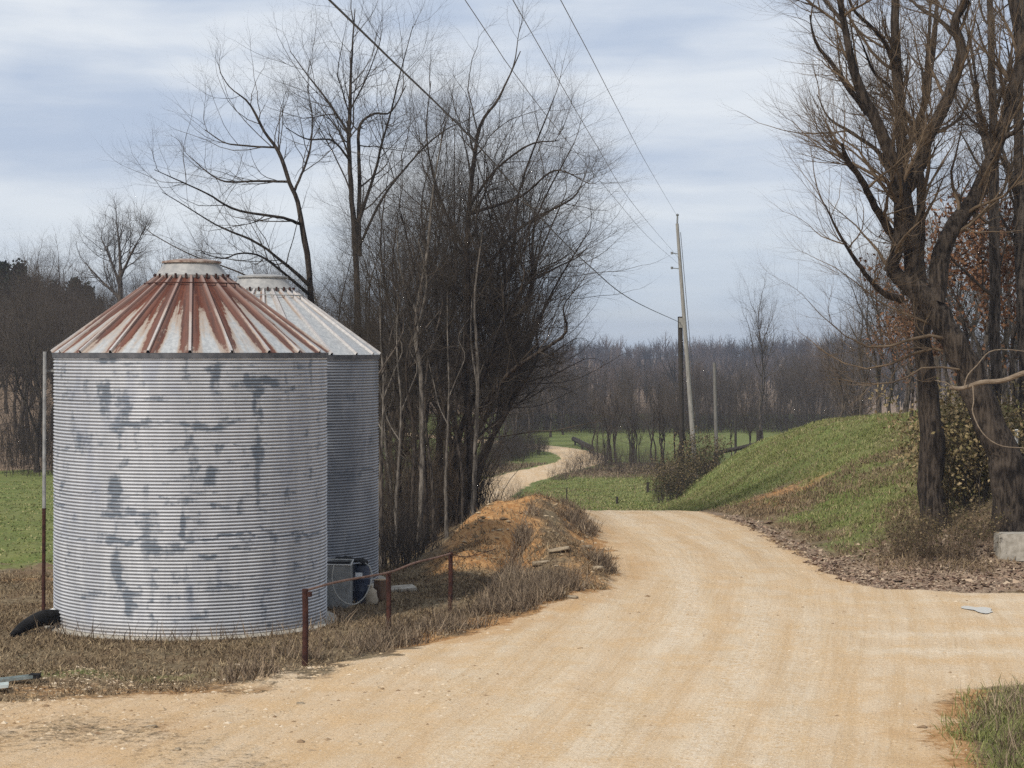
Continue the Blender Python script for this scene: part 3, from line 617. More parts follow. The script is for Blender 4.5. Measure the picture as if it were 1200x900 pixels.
hero_tree('bare_tree', 'dark bare tree with a heavy limb sweeping right towards the utility poles', 13, 66,
    [(554, 592, 8), (551, 520, 7), (546, 440, 7), (549, 370, 6), (547, 300, 5.5), (552, 220, 4.5), (562, 150, 3.4), (585, 114, 2), (610, 60, .9)],
    [([(551, 500, 4.5), (568, 472, 4.5), (590, 445, 4.2), (608, 428, 3.8), (640, 408, 3.2), (664, 388, 2.4), (660, 360, 1.4), (676, 338, .8)], -3), ([(548, 330, 4), (570, 313, 3.6), (599, 277, 3.2), (627, 256, 2.8), (670, 233, 1.8), (682, 215, .9)], 3), ([(551, 240, 3), (580, 200, 2.4), (620, 170, 1.8), (655, 165, .9)], -3),
     ([(549, 520, 3.5), (580, 495, 2.4), (620, 462, 1.6), (640, 440, .8)], 2), ([(549, 390, 3.2), (590, 350, 2.6), (640, 320, 1.9), (680, 300, .9)], 4), ([(547, 300, 3), (515, 230, 2.3), (500, 160, 1.5), (505, 95, .8)], 2), ([(550, 470, 3), (520, 400, 2.4), (490, 330, 1.8), (470, 250, 1)], -3), ([(552, 250, 3), (610, 230, 2.2), (650, 200, 1.6), (690, 215, .8)], -4)],
    scaled(SPEC, 1.05, 1.15), BARK, TWIG, skip_main=.3, thin=.62)
hero_tree('pale_tree', 'slim pale barked tree standing in front of the dark thicket', 14, 63,
    [(491, 652, 4), (493, 600, 4), (495, 520, 3.6), (493, 440, 3.2), (487, 380, 2.8), (500, 300, 2.2), (508, 220, 1.4), (520, 150, .8)],
    [([(489, 390, 2), (500, 330, 1.5), (490, 280, .9)], -1), ([(489, 370, 1.8), (470, 320, 1.4), (465, 270, .8)], 1)], scaled(SPEC, .8, .8), BARK_PALE, TWIG, thin=.8)
hero_tree('pale_tree', 'short pale trunk beside the orange dirt bank', 15, 64,
    [(553, 600, 3.5), (556, 560, 3.4), (558, 500, 3), (560, 430, 2.4), (556, 350, 1.6), (566, 270, .8)], [([(559, 450, 1.5), (552, 400, 1.2), (553, 350, .8)], 1)], scaled(SPEC, .8, .8), BARK_PALE, TWIG, thin=.8)
# fuller trees that fill the clump, each a trunk and a crown of its own
rc = np.random.RandomState(5)
CLP = [auto_tree('bare_tree', 'x', 30 + i, (0, 0, 0), h, scaled(SPEC, ls, 1.1), BARK, TWIG, lean=(rc.uniform(-.06, .06), rc.uniform(-.05, .05)), r=.11, forks=7, spread=.42, t0=.2)
       for i, (h, ls) in enumerate(((14.0, 1.05), (12.6, .95), (11.0, .9), (15.5, 1.05)))]
FILL = [(468, 72, 0, .95), (512, 70, 3, .9), (535, 76, 0, .95), (488, 78, 1, 1.05), (448, 80, 2, 1.1), (530, 84, 3, .88), (470, 90, 1, 1.0), (415, 84, 2, 1.1), (500, 64, 2, .9), (480, 66, 0, .8), (545, 82, 1, .95), (440, 74, 1, .9), (395, 86, 1, .85)]
LEANING = [auto_tree('bare_tree', 'x', 50 + i, (0, 0, 0), h, scaled(SPEC, 1.0, 1.1), BARK, TWIG, lean=l, r=.12, forks=6, spread=.4, t0=.42) for i, (h, l) in enumerate(((12.5, (.30, -.05)), (10.0, (.42, .06))))]
for i, (px, Y, k, s) in enumerate(((538, 67, 0, 1.0), (548, 70, 1, 1.0), (530, 72, 1, 1.2), (520, 68, 0, 1.12), (552, 75, 1, .9), (545, 78, 0, .85))):
    l = ground((px - CX) / F * Y, Y); lab = 'bare tree leaning right out of the thicket towards the far road'
    if i < 2: o = LEANING[k]; o.location = l; o.scale = (s,) * 3; o['label'] = lab; o['group'] = 'trees leaning out of the thicket'
    else: dup(LEANING[k], l, [0, 0, .5, -.4, -.6, .4][i], s, lab, 'trees leaning out of the thicket')
used = set()
for px, Y, k, s in FILL:
    x = (px - CX) / F * Y; l = ground(x, Y); lab = 'bare grey tree packed into the creek side thicket behind the bins'
    if k not in used: used.add(k); o = CLP[k]; o.location = l; o.scale = (s, s, s); o.rotation_euler[2] = rc.uniform(0, 6.28); o['label'] = lab; o['group'] = 'trees of the creek side thicket'
    else: dup(CLP[k], l, rc.uniform(0, 6.28), s, lab, 'trees of the creek side thicket')
POLES = [auto_tree('slim_tree', 'x', 40 + i, (0, 0, 0), h, scaled(SPEC, .6, .6), b, TWIG, r=.075, forks=2, spread=.3, t0=.45) for i, (h, b) in enumerate(((11.0, BARK_GREY), (9.5, BARK_PALE), (12.0, BARK)))]
for i, (px, Y) in enumerate(((452, 60), (466, 62), (478, 60), (509, 64), (524, 63), (533, 66), (542, 65), (459, 66), (486, 67), (517, 70), (446, 63))):
    l = ground((px - CX) / F * Y, Y); s = rc.uniform(.75, 1.1); lab = 'slim upright trunk standing among the bushes of the creek side thicket'
    if i < 3: o = POLES[i]; o.location = l; o.scale = (s,) * 3; o['label'] = lab; o['group'] = 'slim trunks of the creek side thicket'
    else: dup(POLES[i % 3], l, rc.uniform(0, 6.28), s, lab, 'slim trunks of the creek side thicket')
# brushy undergrowth: many thin stems from one foot
def brush(name, label, seed, h, spread, stems, twig, spec, cat='bush', leafmat=None, leafn=0, leafsize=.06, group=None):
    rng = np.random.RandomState(seed); root = thing(name, label, cat, (0, 0, 0), 0, group); lim = []
    for i in range(stems):
        a = rng.uniform(0, 6.28); q = spread * math.sqrt(rng.rand()); L = h * rng.uniform(.5, 1); tt = np.linspace(0, 1, 5)
        b = np.array([math.cos(a) * q * .8, math.sin(a) * q * .8, -.1]); o = rng.normal(size=2) * .25
        P = b + np.stack([(o[0] * tt ** 1.5) * L, (o[1] * tt ** 1.5) * L, L * tt], -1); P[1:] += rng.normal(size=(4, 3)) * .035 * L; lim.append((P, (.008 + .008 * h / 4) * (1 - .8 * tt)))
    S = 8; PP = np.array([resample(p, r, S)[0] for p, r in lim]); PR = np.array([resample(p, r, S)[1] for p, r in lim]); st = (PP, PR, 4)
    cs = crown_from(rng, lim, spec); v, f = tube_set([st]); obj('stems', mesh_np('stems', v, f, twig), root); v, f = tube_set(cs); obj('twigs', mesh_np('twigs', v, f, twig), root)
    if leafmat:
        pts = np.vstack([c[0].reshape(-1, 3) for c in cs[-2:]]); pts = pts[rng.choice(len(pts), min(leafn, len(pts)), False)]; lv, lf = leaf_cards(rng, pts, leafsize, .10); obj('leaves', mesh_np('leaves', lv, lf, leafmat, False, dict(tint=np.repeat(rng.rand(len(pts)), 4))), root)
    return root
BR = [dict(per=2.2, length=1.2, ang=38, up=.05, wig=.18, rmax=.010, S=5, k=3, t0=.05), dict(per=4.0, length=.6, ang=40, up=.03, wig=.18, rmax=.0065, S=4, k=3, t0=.05), dict(per=2.5, length=.35, ang=40, up=.02, wig=.15, rmax=.005, S=3, k=3, t0=.05, rtip=.6)]
def scatter(proto, spots, label, group, seed=1, smin=.85, smax=1.2):
    rng = np.random.RandomState(seed); first = [True] * len(proto)
    for i, (x, y) in enumerate(spots):
        k = i % len(proto); s = rng.uniform(smin, smax); l = ground(x, y); rz = rng.uniform(0, 6.28)
        if first[k]: first[k] = False; o = proto[k]; o.location = l; o.rotation_euler[2] = rz; o.scale = (s, s, s); o['label'] = label; o['group'] = group
        else: dup(proto[k], l, rz, s, label, group)
thick = [brush('thicket_bush', 'x', 60 + i, 4.6, 1.5, 26, (TWIG, TWIG_TAN, TWIG_RED)[i], BR) for i in range(3)]
sp = [((px - CX) / F * Y, Y) for px, Y in ((455, 64), (470, 66), (490, 66), (508, 68), (527, 69), (541, 70), (500, 72), (540, 76), (450, 72), (470, 76), (530, 80), (440, 66), (545, 70), (505, 66))]
scatter(thick, sp, 'dark leafless bush filling the shade under the creek side trees', 'bushes under the creek side trees', 2, .8, 1.25)
low = [brush('low_bush', 'x', 70 + i, 1.7, .9, 30, TWIG_RED, scaled(BR, .55, 1.1)) for i in range(2)]
sp = [((px - CX) / F * Y, Y) for px, Y in ((488, 51.5), (470, 50.5), (455, 50), (500, 55), (598, 106), (606, 110))]
scatter(low, sp, 'low brown leafless bush along the foot of the dirt bank', 'low bushes by the dirt bank', 3)

# --- the big trees on the right
c2 = lambda L: [(900 + x / 2.25, y / 2.25, w) for x, y, w in L]       # points read off an enlarged crop
SPR = [dict(per=1.7, length=2.4, ang=45, up=.10, wig=.15, rmax=.055, S=6, k=5, t0=.04, rk=.45), dict(per=5.5, length=1.6, ang=42, up=.09, wig=.16, rmax=.019, S=5, k=4, t0=.05),
       dict(per=4.6, length=1.05, ang=36, up=.08, wig=.14, rmax=.011, S=4, k=3, t0=.05), dict(per=3.0, length=.65, ang=30, up=.05, wig=.12, rmax=.0065, S=3, k=3, t0=.05, rtip=.5)]
def drooping(rng, lim):
    """the low spray of tan whips over the grassy mound"""
    P, r = px_limb([(1114, 398, 5), (1085, 393, 4.6), (1060, 400, 4), (1030, 408, 3), (1000, 400, 2), (965, 372, 1.2), (940, 345, .6)], 51.5, -2)
    P2, r2 = px_limb([(1122, 416, 4), (1085, 408, 3.6), (1050, 425, 3), (1010, 432, 2), (975, 418, 1.3), (945, 395, .6)], 51.5, 3)
    P3, r3 = px_limb([(1106, 386, 4), (1082, 376, 3.6), (1055, 365, 3), (1025, 350, 2.2), (990, 320, 1.4), (950, 300, .6)], 51.5, 2)
    P4, r4 = px_limb([(1132, 434, 3), (1085, 430, 2.7), (1055, 446, 2.2), (1020, 450, 1.6), (985, 445, .8)], 51.5, -3)
    P5, r5 = px_limb([(1095, 400, 3), (1120, 380, 2.4), (1150, 372, 1.6), (1185, 350, .8)], 51.5, -3)
    L = [(P, r * .45), (P2, r2 * .45), (P3, r3 * .45), (P4, r4 * .45)]; S = 8
    st = (np.array([resample(p, q, S)[0] for p, q in L]), np.array([resample(p, q, S)[1] for p, q in L]), 5)
    return [st] + crown_from(rng, L, scaled(SPR, .8, 1.05), (-.14, 0, .05))
hero_tree('leaning_tree', 'massive dark tree leaning left, forked into many stems, behind the concrete block', 101, 51.6,
    [(1194, 652, 27), (1180, 560, 23), (1160, 500, 21), (1137, 440, 19), (1112, 392, 18), (1092, 358, 18), (1074, 338, 14), (1058, 328, 11), (1044, 315, 9)],
    [(c2([(325, 712, 9), (328, 690, 8), (346, 640, 9), (350, 560, 11), (345, 500, 10), (330, 430, 9), (280, 310, 8), (240, 230, 7), (215, 130, 5.5), (190, 0, 4.5), (175, -90, 3)]), -2.0),
     (c2([(440, 800, 13), (452, 690, 12), (490, 600, 12), (540, 530, 11), (580, 440, 10), (612, 360, 9), (642, 260, 8.5), (668, 140, 8), (645, 0, 7), (640, -90, 5)]), 1.5),
     (c2([(385, 770, 9), (372, 640, 9), (352, 520, 10), (385, 470, 9.5), (420, 370, 9), (470, 270, 8.5), (512, 140, 7.5), (492, 60, 6.5), (520, 0, 5.5), (535, -80, 4)]), -1.0),
     (c2([(335, 630, 6), (290, 560, 5), (250, 480, 4.5), (210, 425, 4), (195, 380, 2)]), -3.0), (c2([(285, 320, 5), (240, 270, 4), (170, 170, 3), (125, 110, 2), (110, 40, 1)]), -1.5),
     (c2([(330, 470, 4), (290, 400, 3.2), (220, 350, 2.5), (160, 310, 1.4), (130, 250, .7)]), 2.0), (c2([(350, 790, 5), (300, 770, 4), (240, 700, 3), (190, 620, 2), (150, 540, 1)]), -2.5),
     (c2([(505, 110, 3.5), (455, 55, 3), (400, 20, 2.4), (350, -30, 1.5)]), 1.5), (c2([(610, 370, 4), (670, 330, 3), (720, 250, 2)]), -1.5), (c2([(590, 420, 3), (560, 300, 2.6), (540, 150, 2), (520, 60, 1.2)]), 2.0),
     (c2([(200, 60, 3), (150, 0, 2.2), (110, -60, 1.4)]), 1)],
    SPR, BARK, TWIG_TAN, bias=(-.10, 0, .03), skip_main=.62, extra=drooping, thin=.85)
hero_tree('straight_tree', 'thick upright rough barked trunk standing on the mound left of the leaning tree', 102, 53.4,
    [(1099, 656, 19), (1093, 560, 16.5), (1088, 470, 15), (1080, 400, 12), (1078, 340, 10), (1072, 290, 9), (1061, 235, 8.5), (1056, 160, 7.5), (1050, 60, 6.5), (1049, 0, 5.5), (1046, -40, 4)],
    [(c2([(394, 745, 6), (402, 640, 6.5), (402, 500, 6), (400, 400, 5), (412, 250, 3.5), (425, 90, 2.4), (430, -40, 1.5)]), 1.5), (c2([(358, 430, 4.5), (390, 335, 4.5), (420, 250, 4.2), (440, 90, 3.4), (445, 0, 2.6)]), 1.5), (c2([(350, 200, 3.5), (300, 100, 3), (230, 30, 2.2), (200, -40, 1.4)]), -2.0), (c2([(380, 330, 3), (330, 240, 2.5), (280, 190, 2), (250, 120, 1.2)]), -2.5)],
    SPR, BARK, TWIG_TAN, bias=(-.08, 0, .03), skip_main=.5, thin=.85)
hero_tree('slender_tree', 'slender straight grey tree rising between the leaning stems', 103, 58,
    [(1170, 600, 8), (1168, 480, 7.5), (1166, 340, 6.5), (1165, 200, 5.5), (1162, 80, 4.5), (1160, -30, 3)], [(c2([(598, 500, 3), (570, 380, 2.4), (545, 240, 2), (520, 120, 1)]), 2), (c2([(596, 300, 3), (630, 200, 2), (650, 80, 1)]), -2)], scaled(SPEC, .8, .8), BARK_GREY, TWIG, skip_main=.3)
hero_tree('slender_tree', 'slender grey tree at the right edge behind the leaning trunk', 104, 59,
    [(1206, 600, 9), (1202, 440, 8), (1197, 300, 7), (1194, 150, 6), (1196, 20, 5), (1194, -40, 3.5)], [(c2([(660, 500, 3), (620, 400, 2.2), (600, 300, 1.2)]), 2)], scaled(SPEC, .8, .8), BARK_GREY, TWIG, skip_main=.3)
# young oaks that keep their dead leaves, and the wood behind them
OAK = [auto_tree('young_oak', 'x', 120 + i, (0, 0, 0), h, scaled(SPEC, .8, .75), BARK_GREY, TWIG_RED, r=.09, forks=4, spread=.5, t0=.15, leafmat=M_LEAF_BROWN, leafn=3000, leafsize=.075) for i, h in enumerate((6.2, 5.2))]
for i, (px, Y, k, s, lab) in enumerate(((1130, 64, 0, 1.0, 'young oak full of dead brown leaves, seen between the two big trunks'), (1190, 62, 1, 1.1, 'young oak with dead brown leaves at the right edge, behind the leaning trunk'), (1068, 76, 1, .72, 'small oak with rusty leaves at the top of the mound left of the upright trunk'))):
    l = ground((px - CX) / F * Y, Y); dup(OAK[k], l, i * 1.3, s, lab, 'leafy young oaks') if i == 2 else (setattr(OAK[k], 'location', l), setattr(OAK[k], 'scale', (s,) * 3), OAK[k].__setitem__('label', lab), OAK[k].__setitem__('group', 'leafy young oaks'))
WOOD = [auto_tree('bare_tree', 'x', 140 + i, (0, 0, 0), h, scaled(SPEC, 1.0, .85, 1.3), BARK_GREY, t, r=.15, forks=5, spread=.4, t0=.25) for i, (h, t) in enumerate(((9.5, TWIG_RED), (8.0, TWIG), (11.0, TWIG_RED)))]
rw = np.random.RandomState(31); usedw = set()
def put(proto, used, k, x, Y, s, label, group):
    l = ground(x, Y); rz = rw.uniform(0, 6.28)
    if k not in used: used.add(k); o = proto[k]; o.location = l; o.rotation_euler[2] = rz; o.scale = (s,) * 3; o['label'] = label; o['group'] = group
    else: dup(proto[k], l, rz, s, label, group)
for px, Y, s in ((1030, 98, .75), (1060, 92, .8), (1095, 88, .8), (1125, 90, .85), (1150, 80, .85), (1180, 84, .9), (1210, 78, .9), (1110, 104, .9), (1165, 100, .9), (1010, 112, .75), (1045, 118, .85), (1080, 112, .8), (985, 124, .8), (1140, 118, .9), (1190, 110, .95), (1000, 134, .9), (1230, 92, 1.0)):
    put(WOOD, usedw, rw.randint(3), (px - CX) / F * Y, Y, s, 'bare brownish tree in the wood behind the mound', 'trees of the wood behind the mound')
# far side of the field: treeline, and the wooded slope behind the left field
for i in range(86):
    px = rw.uniform(590, 1010); Y = rw.uniform(236, 285); x = (px - CX) / F * Y
    put(WOOD, usedw, rw.randint(3), x, Y, rw.uniform(.40, .68) * (1.0 + .15 * (px > 880)), 'grey brown bare tree in the treeline beyond the far green field', 'trees beyond the far field')
tall = WOOD[2]; l = ground((893 - CX) / F * 205, 205); dup(tall, l, 1.0, (1.0, 1.0, 1.35), 'tall thin bare tree sticking up above the far treeline', None)
for px, Y, s in ((645, 212, .75), (660, 218, .7), (625, 225, .8), (585, 172, .8), (575, 180, 1.0), (590, 195, .95), (565, 168, .9), (605, 205, .9), (640, 232, .9), (620, 215, .9), (550, 175, 1.0), (600, 186, .8)):
    put(WOOD, usedw, rw.randint(3), (px - CX) / F * Y, Y, s, 'bare brownish tree beside the far bend of the road', 'trees by the far bend')
SAP = [auto_tree('sapling', 'x', 160 + i, (0, 0, 0), h, scaled(SPEC, .55, .8, .8), BARK, TWIG_RED, r=.06, forks=3, spread=.3, t0=.3) for i, h in enumerate((5.5, 4.6))]
us = set()
for i in range(34):
    px = rw.uniform(690, 815) if i < 31 else rw.uniform(830, 900); Y = rw.uniform(152, 172)
    put(SAP, us, i % 2, (px - CX) / F * Y, Y, rw.uniform(.8, 1.25), 'thin dark sapling in the row between the near grass and the far field', 'saplings along the field edge')
for i in range(84):
    Y = 114 + 62 * (i / 84) + rw.uniform(-3, 3); x = rw.uniform(-.262, -.085) * Y * 1.0
    put(WOOD, usedw, rw.randint(3), x, Y, rw.uniform(.72, .95), 'dark bare tree on the wooded slope behind the left field', 'trees of the left wooded slope')
def cedar(name, seed, h):
    rng = np.random.RandomState(seed); root = thing(name, 'x', 'cedar tree'); b = MB(); b.tube([(0, 0, -.2), (0, 0, h * .5), (.05, 0, h * .95)], [.13, .09, .02], 7); b.build('trunk', BARK, root)
    n = 5200; t = rng.rand(n) ** .8; z = h * (.06 + .94 * t); lob = 1 + .22 * np.sin(rng.rand() * 6 + 5 * t * 3) ; rad = h * .27 * (1 - t) ** .6 * lob; a = rng.rand(n) * 6.28
    rad = rad * (1 + .25 * np.sin(3 * a + 9 * t)); q = rad * np.sqrt(rng.rand(n)) ; p = np.stack([q * np.cos(a), q * np.sin(a), z], -1)
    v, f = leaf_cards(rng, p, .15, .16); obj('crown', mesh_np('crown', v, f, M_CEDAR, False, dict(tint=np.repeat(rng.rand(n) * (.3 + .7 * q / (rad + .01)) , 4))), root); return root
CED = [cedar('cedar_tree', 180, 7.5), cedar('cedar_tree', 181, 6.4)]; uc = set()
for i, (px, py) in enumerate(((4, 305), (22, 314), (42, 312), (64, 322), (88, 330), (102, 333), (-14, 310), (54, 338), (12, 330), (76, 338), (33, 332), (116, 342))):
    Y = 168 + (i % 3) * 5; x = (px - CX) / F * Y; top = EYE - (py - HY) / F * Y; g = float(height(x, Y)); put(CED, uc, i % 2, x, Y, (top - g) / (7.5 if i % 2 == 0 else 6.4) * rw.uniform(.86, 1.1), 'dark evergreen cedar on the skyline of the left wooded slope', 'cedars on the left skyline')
for i in range(14):
    Y = rw.uniform(150, 172); put(WOOD, usedw, rw.randint(3), (rw.uniform(-20, 150) - CX) / F * Y, Y, rw.uniform(.6, .8), 'dark bare tree on the wooded slope behind the left field', 'trees of the left wooded slope')
hero_tree('bare_tree', 'fine twigged bare tree standing above the left skyline beside the rusty roof', 190, 150,
    [(141, 430, 4), (141, 360, 3), (141, 320, 2.2), (140, 290, 1.4), (137, 262, .5)], [([(141, 335, 2), (128, 300, 1.2), (118, 278, .4)], 2), ([(141, 325, 2), (155, 295, 1.2), (166, 275, .4)], -2), ([(141, 350, 1.8), (115, 325, 1.1), (100, 308, .4)], 2)], scaled(SPEC, 1.1, 1.2, 1.5), BARK_GREY, TWIG, skip_main=.4)
# brush bank at the foot of the left wood
wb = [brush('field_edge_bush', 'x', 90 + i, 4.2, 2.2, 34, TWIG, scaled(BR, 1.1, 1.0, 1.8)) for i in range(2)]
scatter(wb, [(x, Y) for Y in (114, 118, 123) for x in np.arange(-31, -13, 2.0) + Y % 2], 'dark leafless bush along the edge of the left field', 'bushes along the left field edge', 9, .8, 1.2)
scatter(wb, [((px - CX) / F * Y, Y) for px, Y in [(600 + (i * 5.6) % 412, 222 + (i * 7) % 19) for i in range(78)]], 'dark leafless bush along the far edge of the far field', 'bushes at the far field edge', 12, .75, 1.35)
# far wooded ridges read as one mass
M_FAR = m_tint('distant_branches', ((0.030, 0.032, 0.026), (0.085, 0.070, 0.058), (0.17, 0.13, 0.105)))
def far_wood():
    rng = np.random.RandomState(77); t = []
    lim = [(np.array([[0, 0, 0], [0.1, 0, 4], [0, .2, 9]]), np.array([.25, .18, .05]))]
    for k in range(5): a = k * 1.25; lim.append((np.array([[0, 0, 2.5 + k * .6], [math.cos(a) * 1.3, math.sin(a) * 1.3, 5 + k * .5], [math.cos(a) * 2.3, math.sin(a) * 2.3, 7.2 + k * .4]]), np.array([.12, .09, .04])))
    cs = crown_from(rng, lim, [dict(per=1.2, length=2.6, ang=45, up=.1, wig=.15, rmax=.08, S=3, k=3, t0=.1), dict(per=3.0, length=1.5, ang=45, up=.08, wig=.15, rmax=.06, S=2, k=3, t0=.1, rtip=.6)])
    v0, f0 = tube_set([(np.array([resample(p, r, 5)[0] for p, r in lim]), np.array([resample(p, r, 5)[1] for p, r in lim]), 3)] + cs)
    V = []; Fa = []; n = 0
    tt = []
    for i in range(1500):
        Y = 300 + 560 * rng.rand() ** 1.1; x = rng.uniform(-.10, .27) * Y; s = (.45 + .45 * (Y - 300) / 560) * math.exp(rng.normal() * .16); tt.append(np.full(len(v0), rng.rand())); a = rng.rand() * 6.28; c, q = math.cos(a), math.sin(a)
        v = v0 @ np.array([[c, q, 0], [-q, c, 0], [0, 0, 1]]) * s; v = v + np.array(ground(x, Y)); V.append(v); Fa.append(f0 + n); n += len(v)
    for i in range(1100):
        Y = rng.uniform(700, 900); x = rng.uniform(-.06, .24) * Y; s = .62 * math.exp(rng.normal() * .14); tt.append(np.full(len(v0), rng.rand())); a = rng.rand() * 6.28; c, q = math.cos(a), math.sin(a)
        v = v0 @ np.array([[c, q, 0], [-q, c, 0], [0, 0, 1]]) * s; V.append(v + np.array(ground(x, Y))); Fa.append(f0 + n); n += len(v)
    o = obj('distant_woodland', mesh_np('distant_woodland', np.vstack(V), np.vstack(Fa), M_FAR, True, dict(tint=np.concatenate(tt)))); tag(o, 'distant bare woodland rising to the hazy ridge', 'woodland', kind='stuff')
far_wood()

# ------------------------------------------------------------------ poles and wires
M_POLE = m_simple('weathered_pole_wood', (0.17, 0.16, 0.145), (0.31, 0.29, 0.265), 3, 0.9, stretch=(6, 6, .6))
M_POLE_DARK = m_simple('creosoted_pole_wood', (0.022, 0.018, 0.015), (0.052, 0.043, 0.035), 3, 0.9, stretch=(6, 6, .6))
M_POLE_MID = m_simple('grey_pole_wood', (0.10, 0.092, 0.082), (0.19, 0.175, 0.155), 3, 0.9, stretch=(6, 6, .6))
M_LINE = m_simple('grey_line', (0.09, 0.09, 0.095), (0.13, 0.13, 0.135), 3, 0.6)
M_WIRE = m_simple('dark_cable', (0.04, 0.04, 0.043), (0.07, 0.07, 0.075), 3, 0.6)
M_METAL = m_simple('dull_hardware', (0.16, 0.16, 0.16), (0.28, 0.28, 0.27), 6, 0.5, m=.6)
def pole(name, label, top, base, Y, w0, w1, mat, cat='utility pole', fit=()):
    T = at(*top, Y); B = at(*base, Y); B[2] = min(B[2], float(height(B[0], Y))) - .3; root = thing(name, label, cat, tuple(B)); n = 9; t = np.linspace(0, 1, n)[:, None]
    b = MB(); b.tube((T - B) * t, np.linspace(w0, w1, n) * Y / F, 12); b.build('shaft', mat, root); return root, T, B
pr, PT, PB = pole('utility_pole', 'tall pale weathered utility pole leaning left, taller of the two by the bend', (793.5, 262), (816, 532), 118, 3.2, 1.8, M_POLE)
T0 = PT - PB; b = MB(); b.tube([T0 - [0, 0, .15], T0 + [.02, 0, .42]], [.05, .05], 8); b.lathe([(0, 0), (.07, .02), (.09, .09), (.05, .14), (0, .16)], 12, T0 + [.02, 0, .42]); b.build('top_insulator', M_METAL, pr)
b = MB()
for z in (-1.75, -2.6): b.tube([T0 + [.1, 0, z], T0 + [-.28, 0, z + .04]], .03, 6); b.lathe([(0, -.08), (.07, -.06), (.07, .06), (0, .08)], 10, T0 + [-.30, 0, z + .05])
b.build('bracket', M_METAL, pr)
b = MB(); d = (PB - PT) / np.linalg.norm(PB - PT); b.tube([T0 + d * .5 + [.16, -.02, 0], T0 * .5 + [.24, -.05, 0], T0 * .08 + [.32, -.05, 0]], .018, 5); b.build('ground_wire', M_WIRE, pr)
p2, QT, QB = pole('service_pole', 'shorter dark creosoted pole standing just left of the pale leaning pole', (797, 371), (800, 532), 115, 3.0, 2.8, M_POLE_DARK)
b = MB(); t2 = QT - QB; b.box(t2 + [.05, -.14, -.35], (.26, .14, .55)); b.build('terminal_box', M_POLE, p2, False)
dpr, dT, dB = pole('distant_pole', 'thin grey distant pole, nearer and thicker of the two, standing in the far green field', (837, 425), (840, 528), 160, 2.4, 1.8, M_POLE_MID)
pole('distant_pole', 'thinnest distant pole, right of the thicker grey one in the far field', (862, 460), (862, 524), 175, 1.5, 1.3, M_POLE_DARK)
def wire(name, label, end, pts, r, start=None):
    """a cable in one vertical plane: from its fixing to the point where it leaves the view overhead"""
    (x0, y0, Y0), (xn, Yn) = end, (pts[0][0], 24.0); X0 = (x0 - CX) / F * Y0; Xn = (xn - CX) / F * Yn; bb = (X0 - Xn) / (Y0 - Yn); aa = X0 - bb * Y0; P = []
    for (px, py) in pts + [(x0, y0)]:
        Yp = aa / ((px - CX) / F - bb); P.append(at(px, py, Yp))
    d = P[0] - P[1]; P = [P[0] + d / abs(d[1]) * 30] + P; C, _ = resample(P, np.ones(len(P)), 70); me = MB(); me.tube(C, r, 5); o = me.build(name, M_WIRE if r > .01 else M_LINE)
    tag(o, label, 'cable', 'overhead lines'); return o
wire('service_cable', 'thick black cable running from the short dark pole up across the creek side trees', (797, 378, 115), [(386, 0), (452, 64), (560, 170), (640, 262), (690, 311), (740, 351)], .015)
wire('power_line', 'thin wire fixed lowest on the pale leaning pole, grazing the clump of trees', (796, 310, 118), [(545, 0), (600, 82), (660, 160), (720, 232), (760, 278)], .0055)
wire('power_line', 'middle thin wire of the three running to the pale leaning pole', (795, 302, 118), [(601, 0), (650, 86), (700, 172), (745, 243)], .0055)
wire('power_line', 'highest thin wire, reaching the insulator on top of the pale leaning pole', (794, 254, 118), [(657, 0), (690, 62), (725, 130), (760, 196)], .0055)

# ------------------------------------------------------------------ rusty pipe fence by the near bin
fe = thing('pipe_fence', 'three rusty pipe posts joined by a bent pipe rail, in front of the bins', 'fence', tuple(hit(357, 780))); fo = np.array(fe.location); tops = []
for i, (tx, ty, bx, by, w) in enumerate(((357.5, 690, 357, 780, 3.6), (455, 672, 455, 738, 3.0), (528, 647, 527, 717, 2.7))):
    B = hit(bx, by); T = at(tx, ty, B[1]); b = MB(); lean = np.array([.01, .015, 0]); b.tube([B - fo - [0, 0, .3], (B + T) / 2 - fo + lean, T - fo], w * B[1] / F, 10)
    if i == 0: b.lathe([(0, -.05), (.045, -.04), (.045, .04), (0, .05)], 10, T - fo + [.075, -.02, -.09])
    b.build('post', M_RUSTY, fe); tops.append(T - fo)
b = MB(); a0, a1, a2 = tops; C, _ = resample([a0 + [0, 0, -.03], a0 * .6 + a1 * .4 + [0, 0, .02], a1 + [0, -.03, .02], a1 * .6 + a2 * .4 + [0, 0, .03], a1 * .25 + a2 * .75 + [0, 0, -.01], a2 + [0, -.02, -.03]], np.ones(6), 24)
b.tube(C, .021, 7); b.build('rail', m_simple('rusty_pipe', (.10, .055, .04), (.20, .125, .095), 6, .8), fe)
b = MB(); C, _ = resample([a2 + [0, 0, -.05], a2 + [.35, .3, -.12], a2 + [.9, .8, -.02]], np.ones(3), 12); b.tube(C, .008, 5); b.build('loose_wire', M_RUSTY, fe)

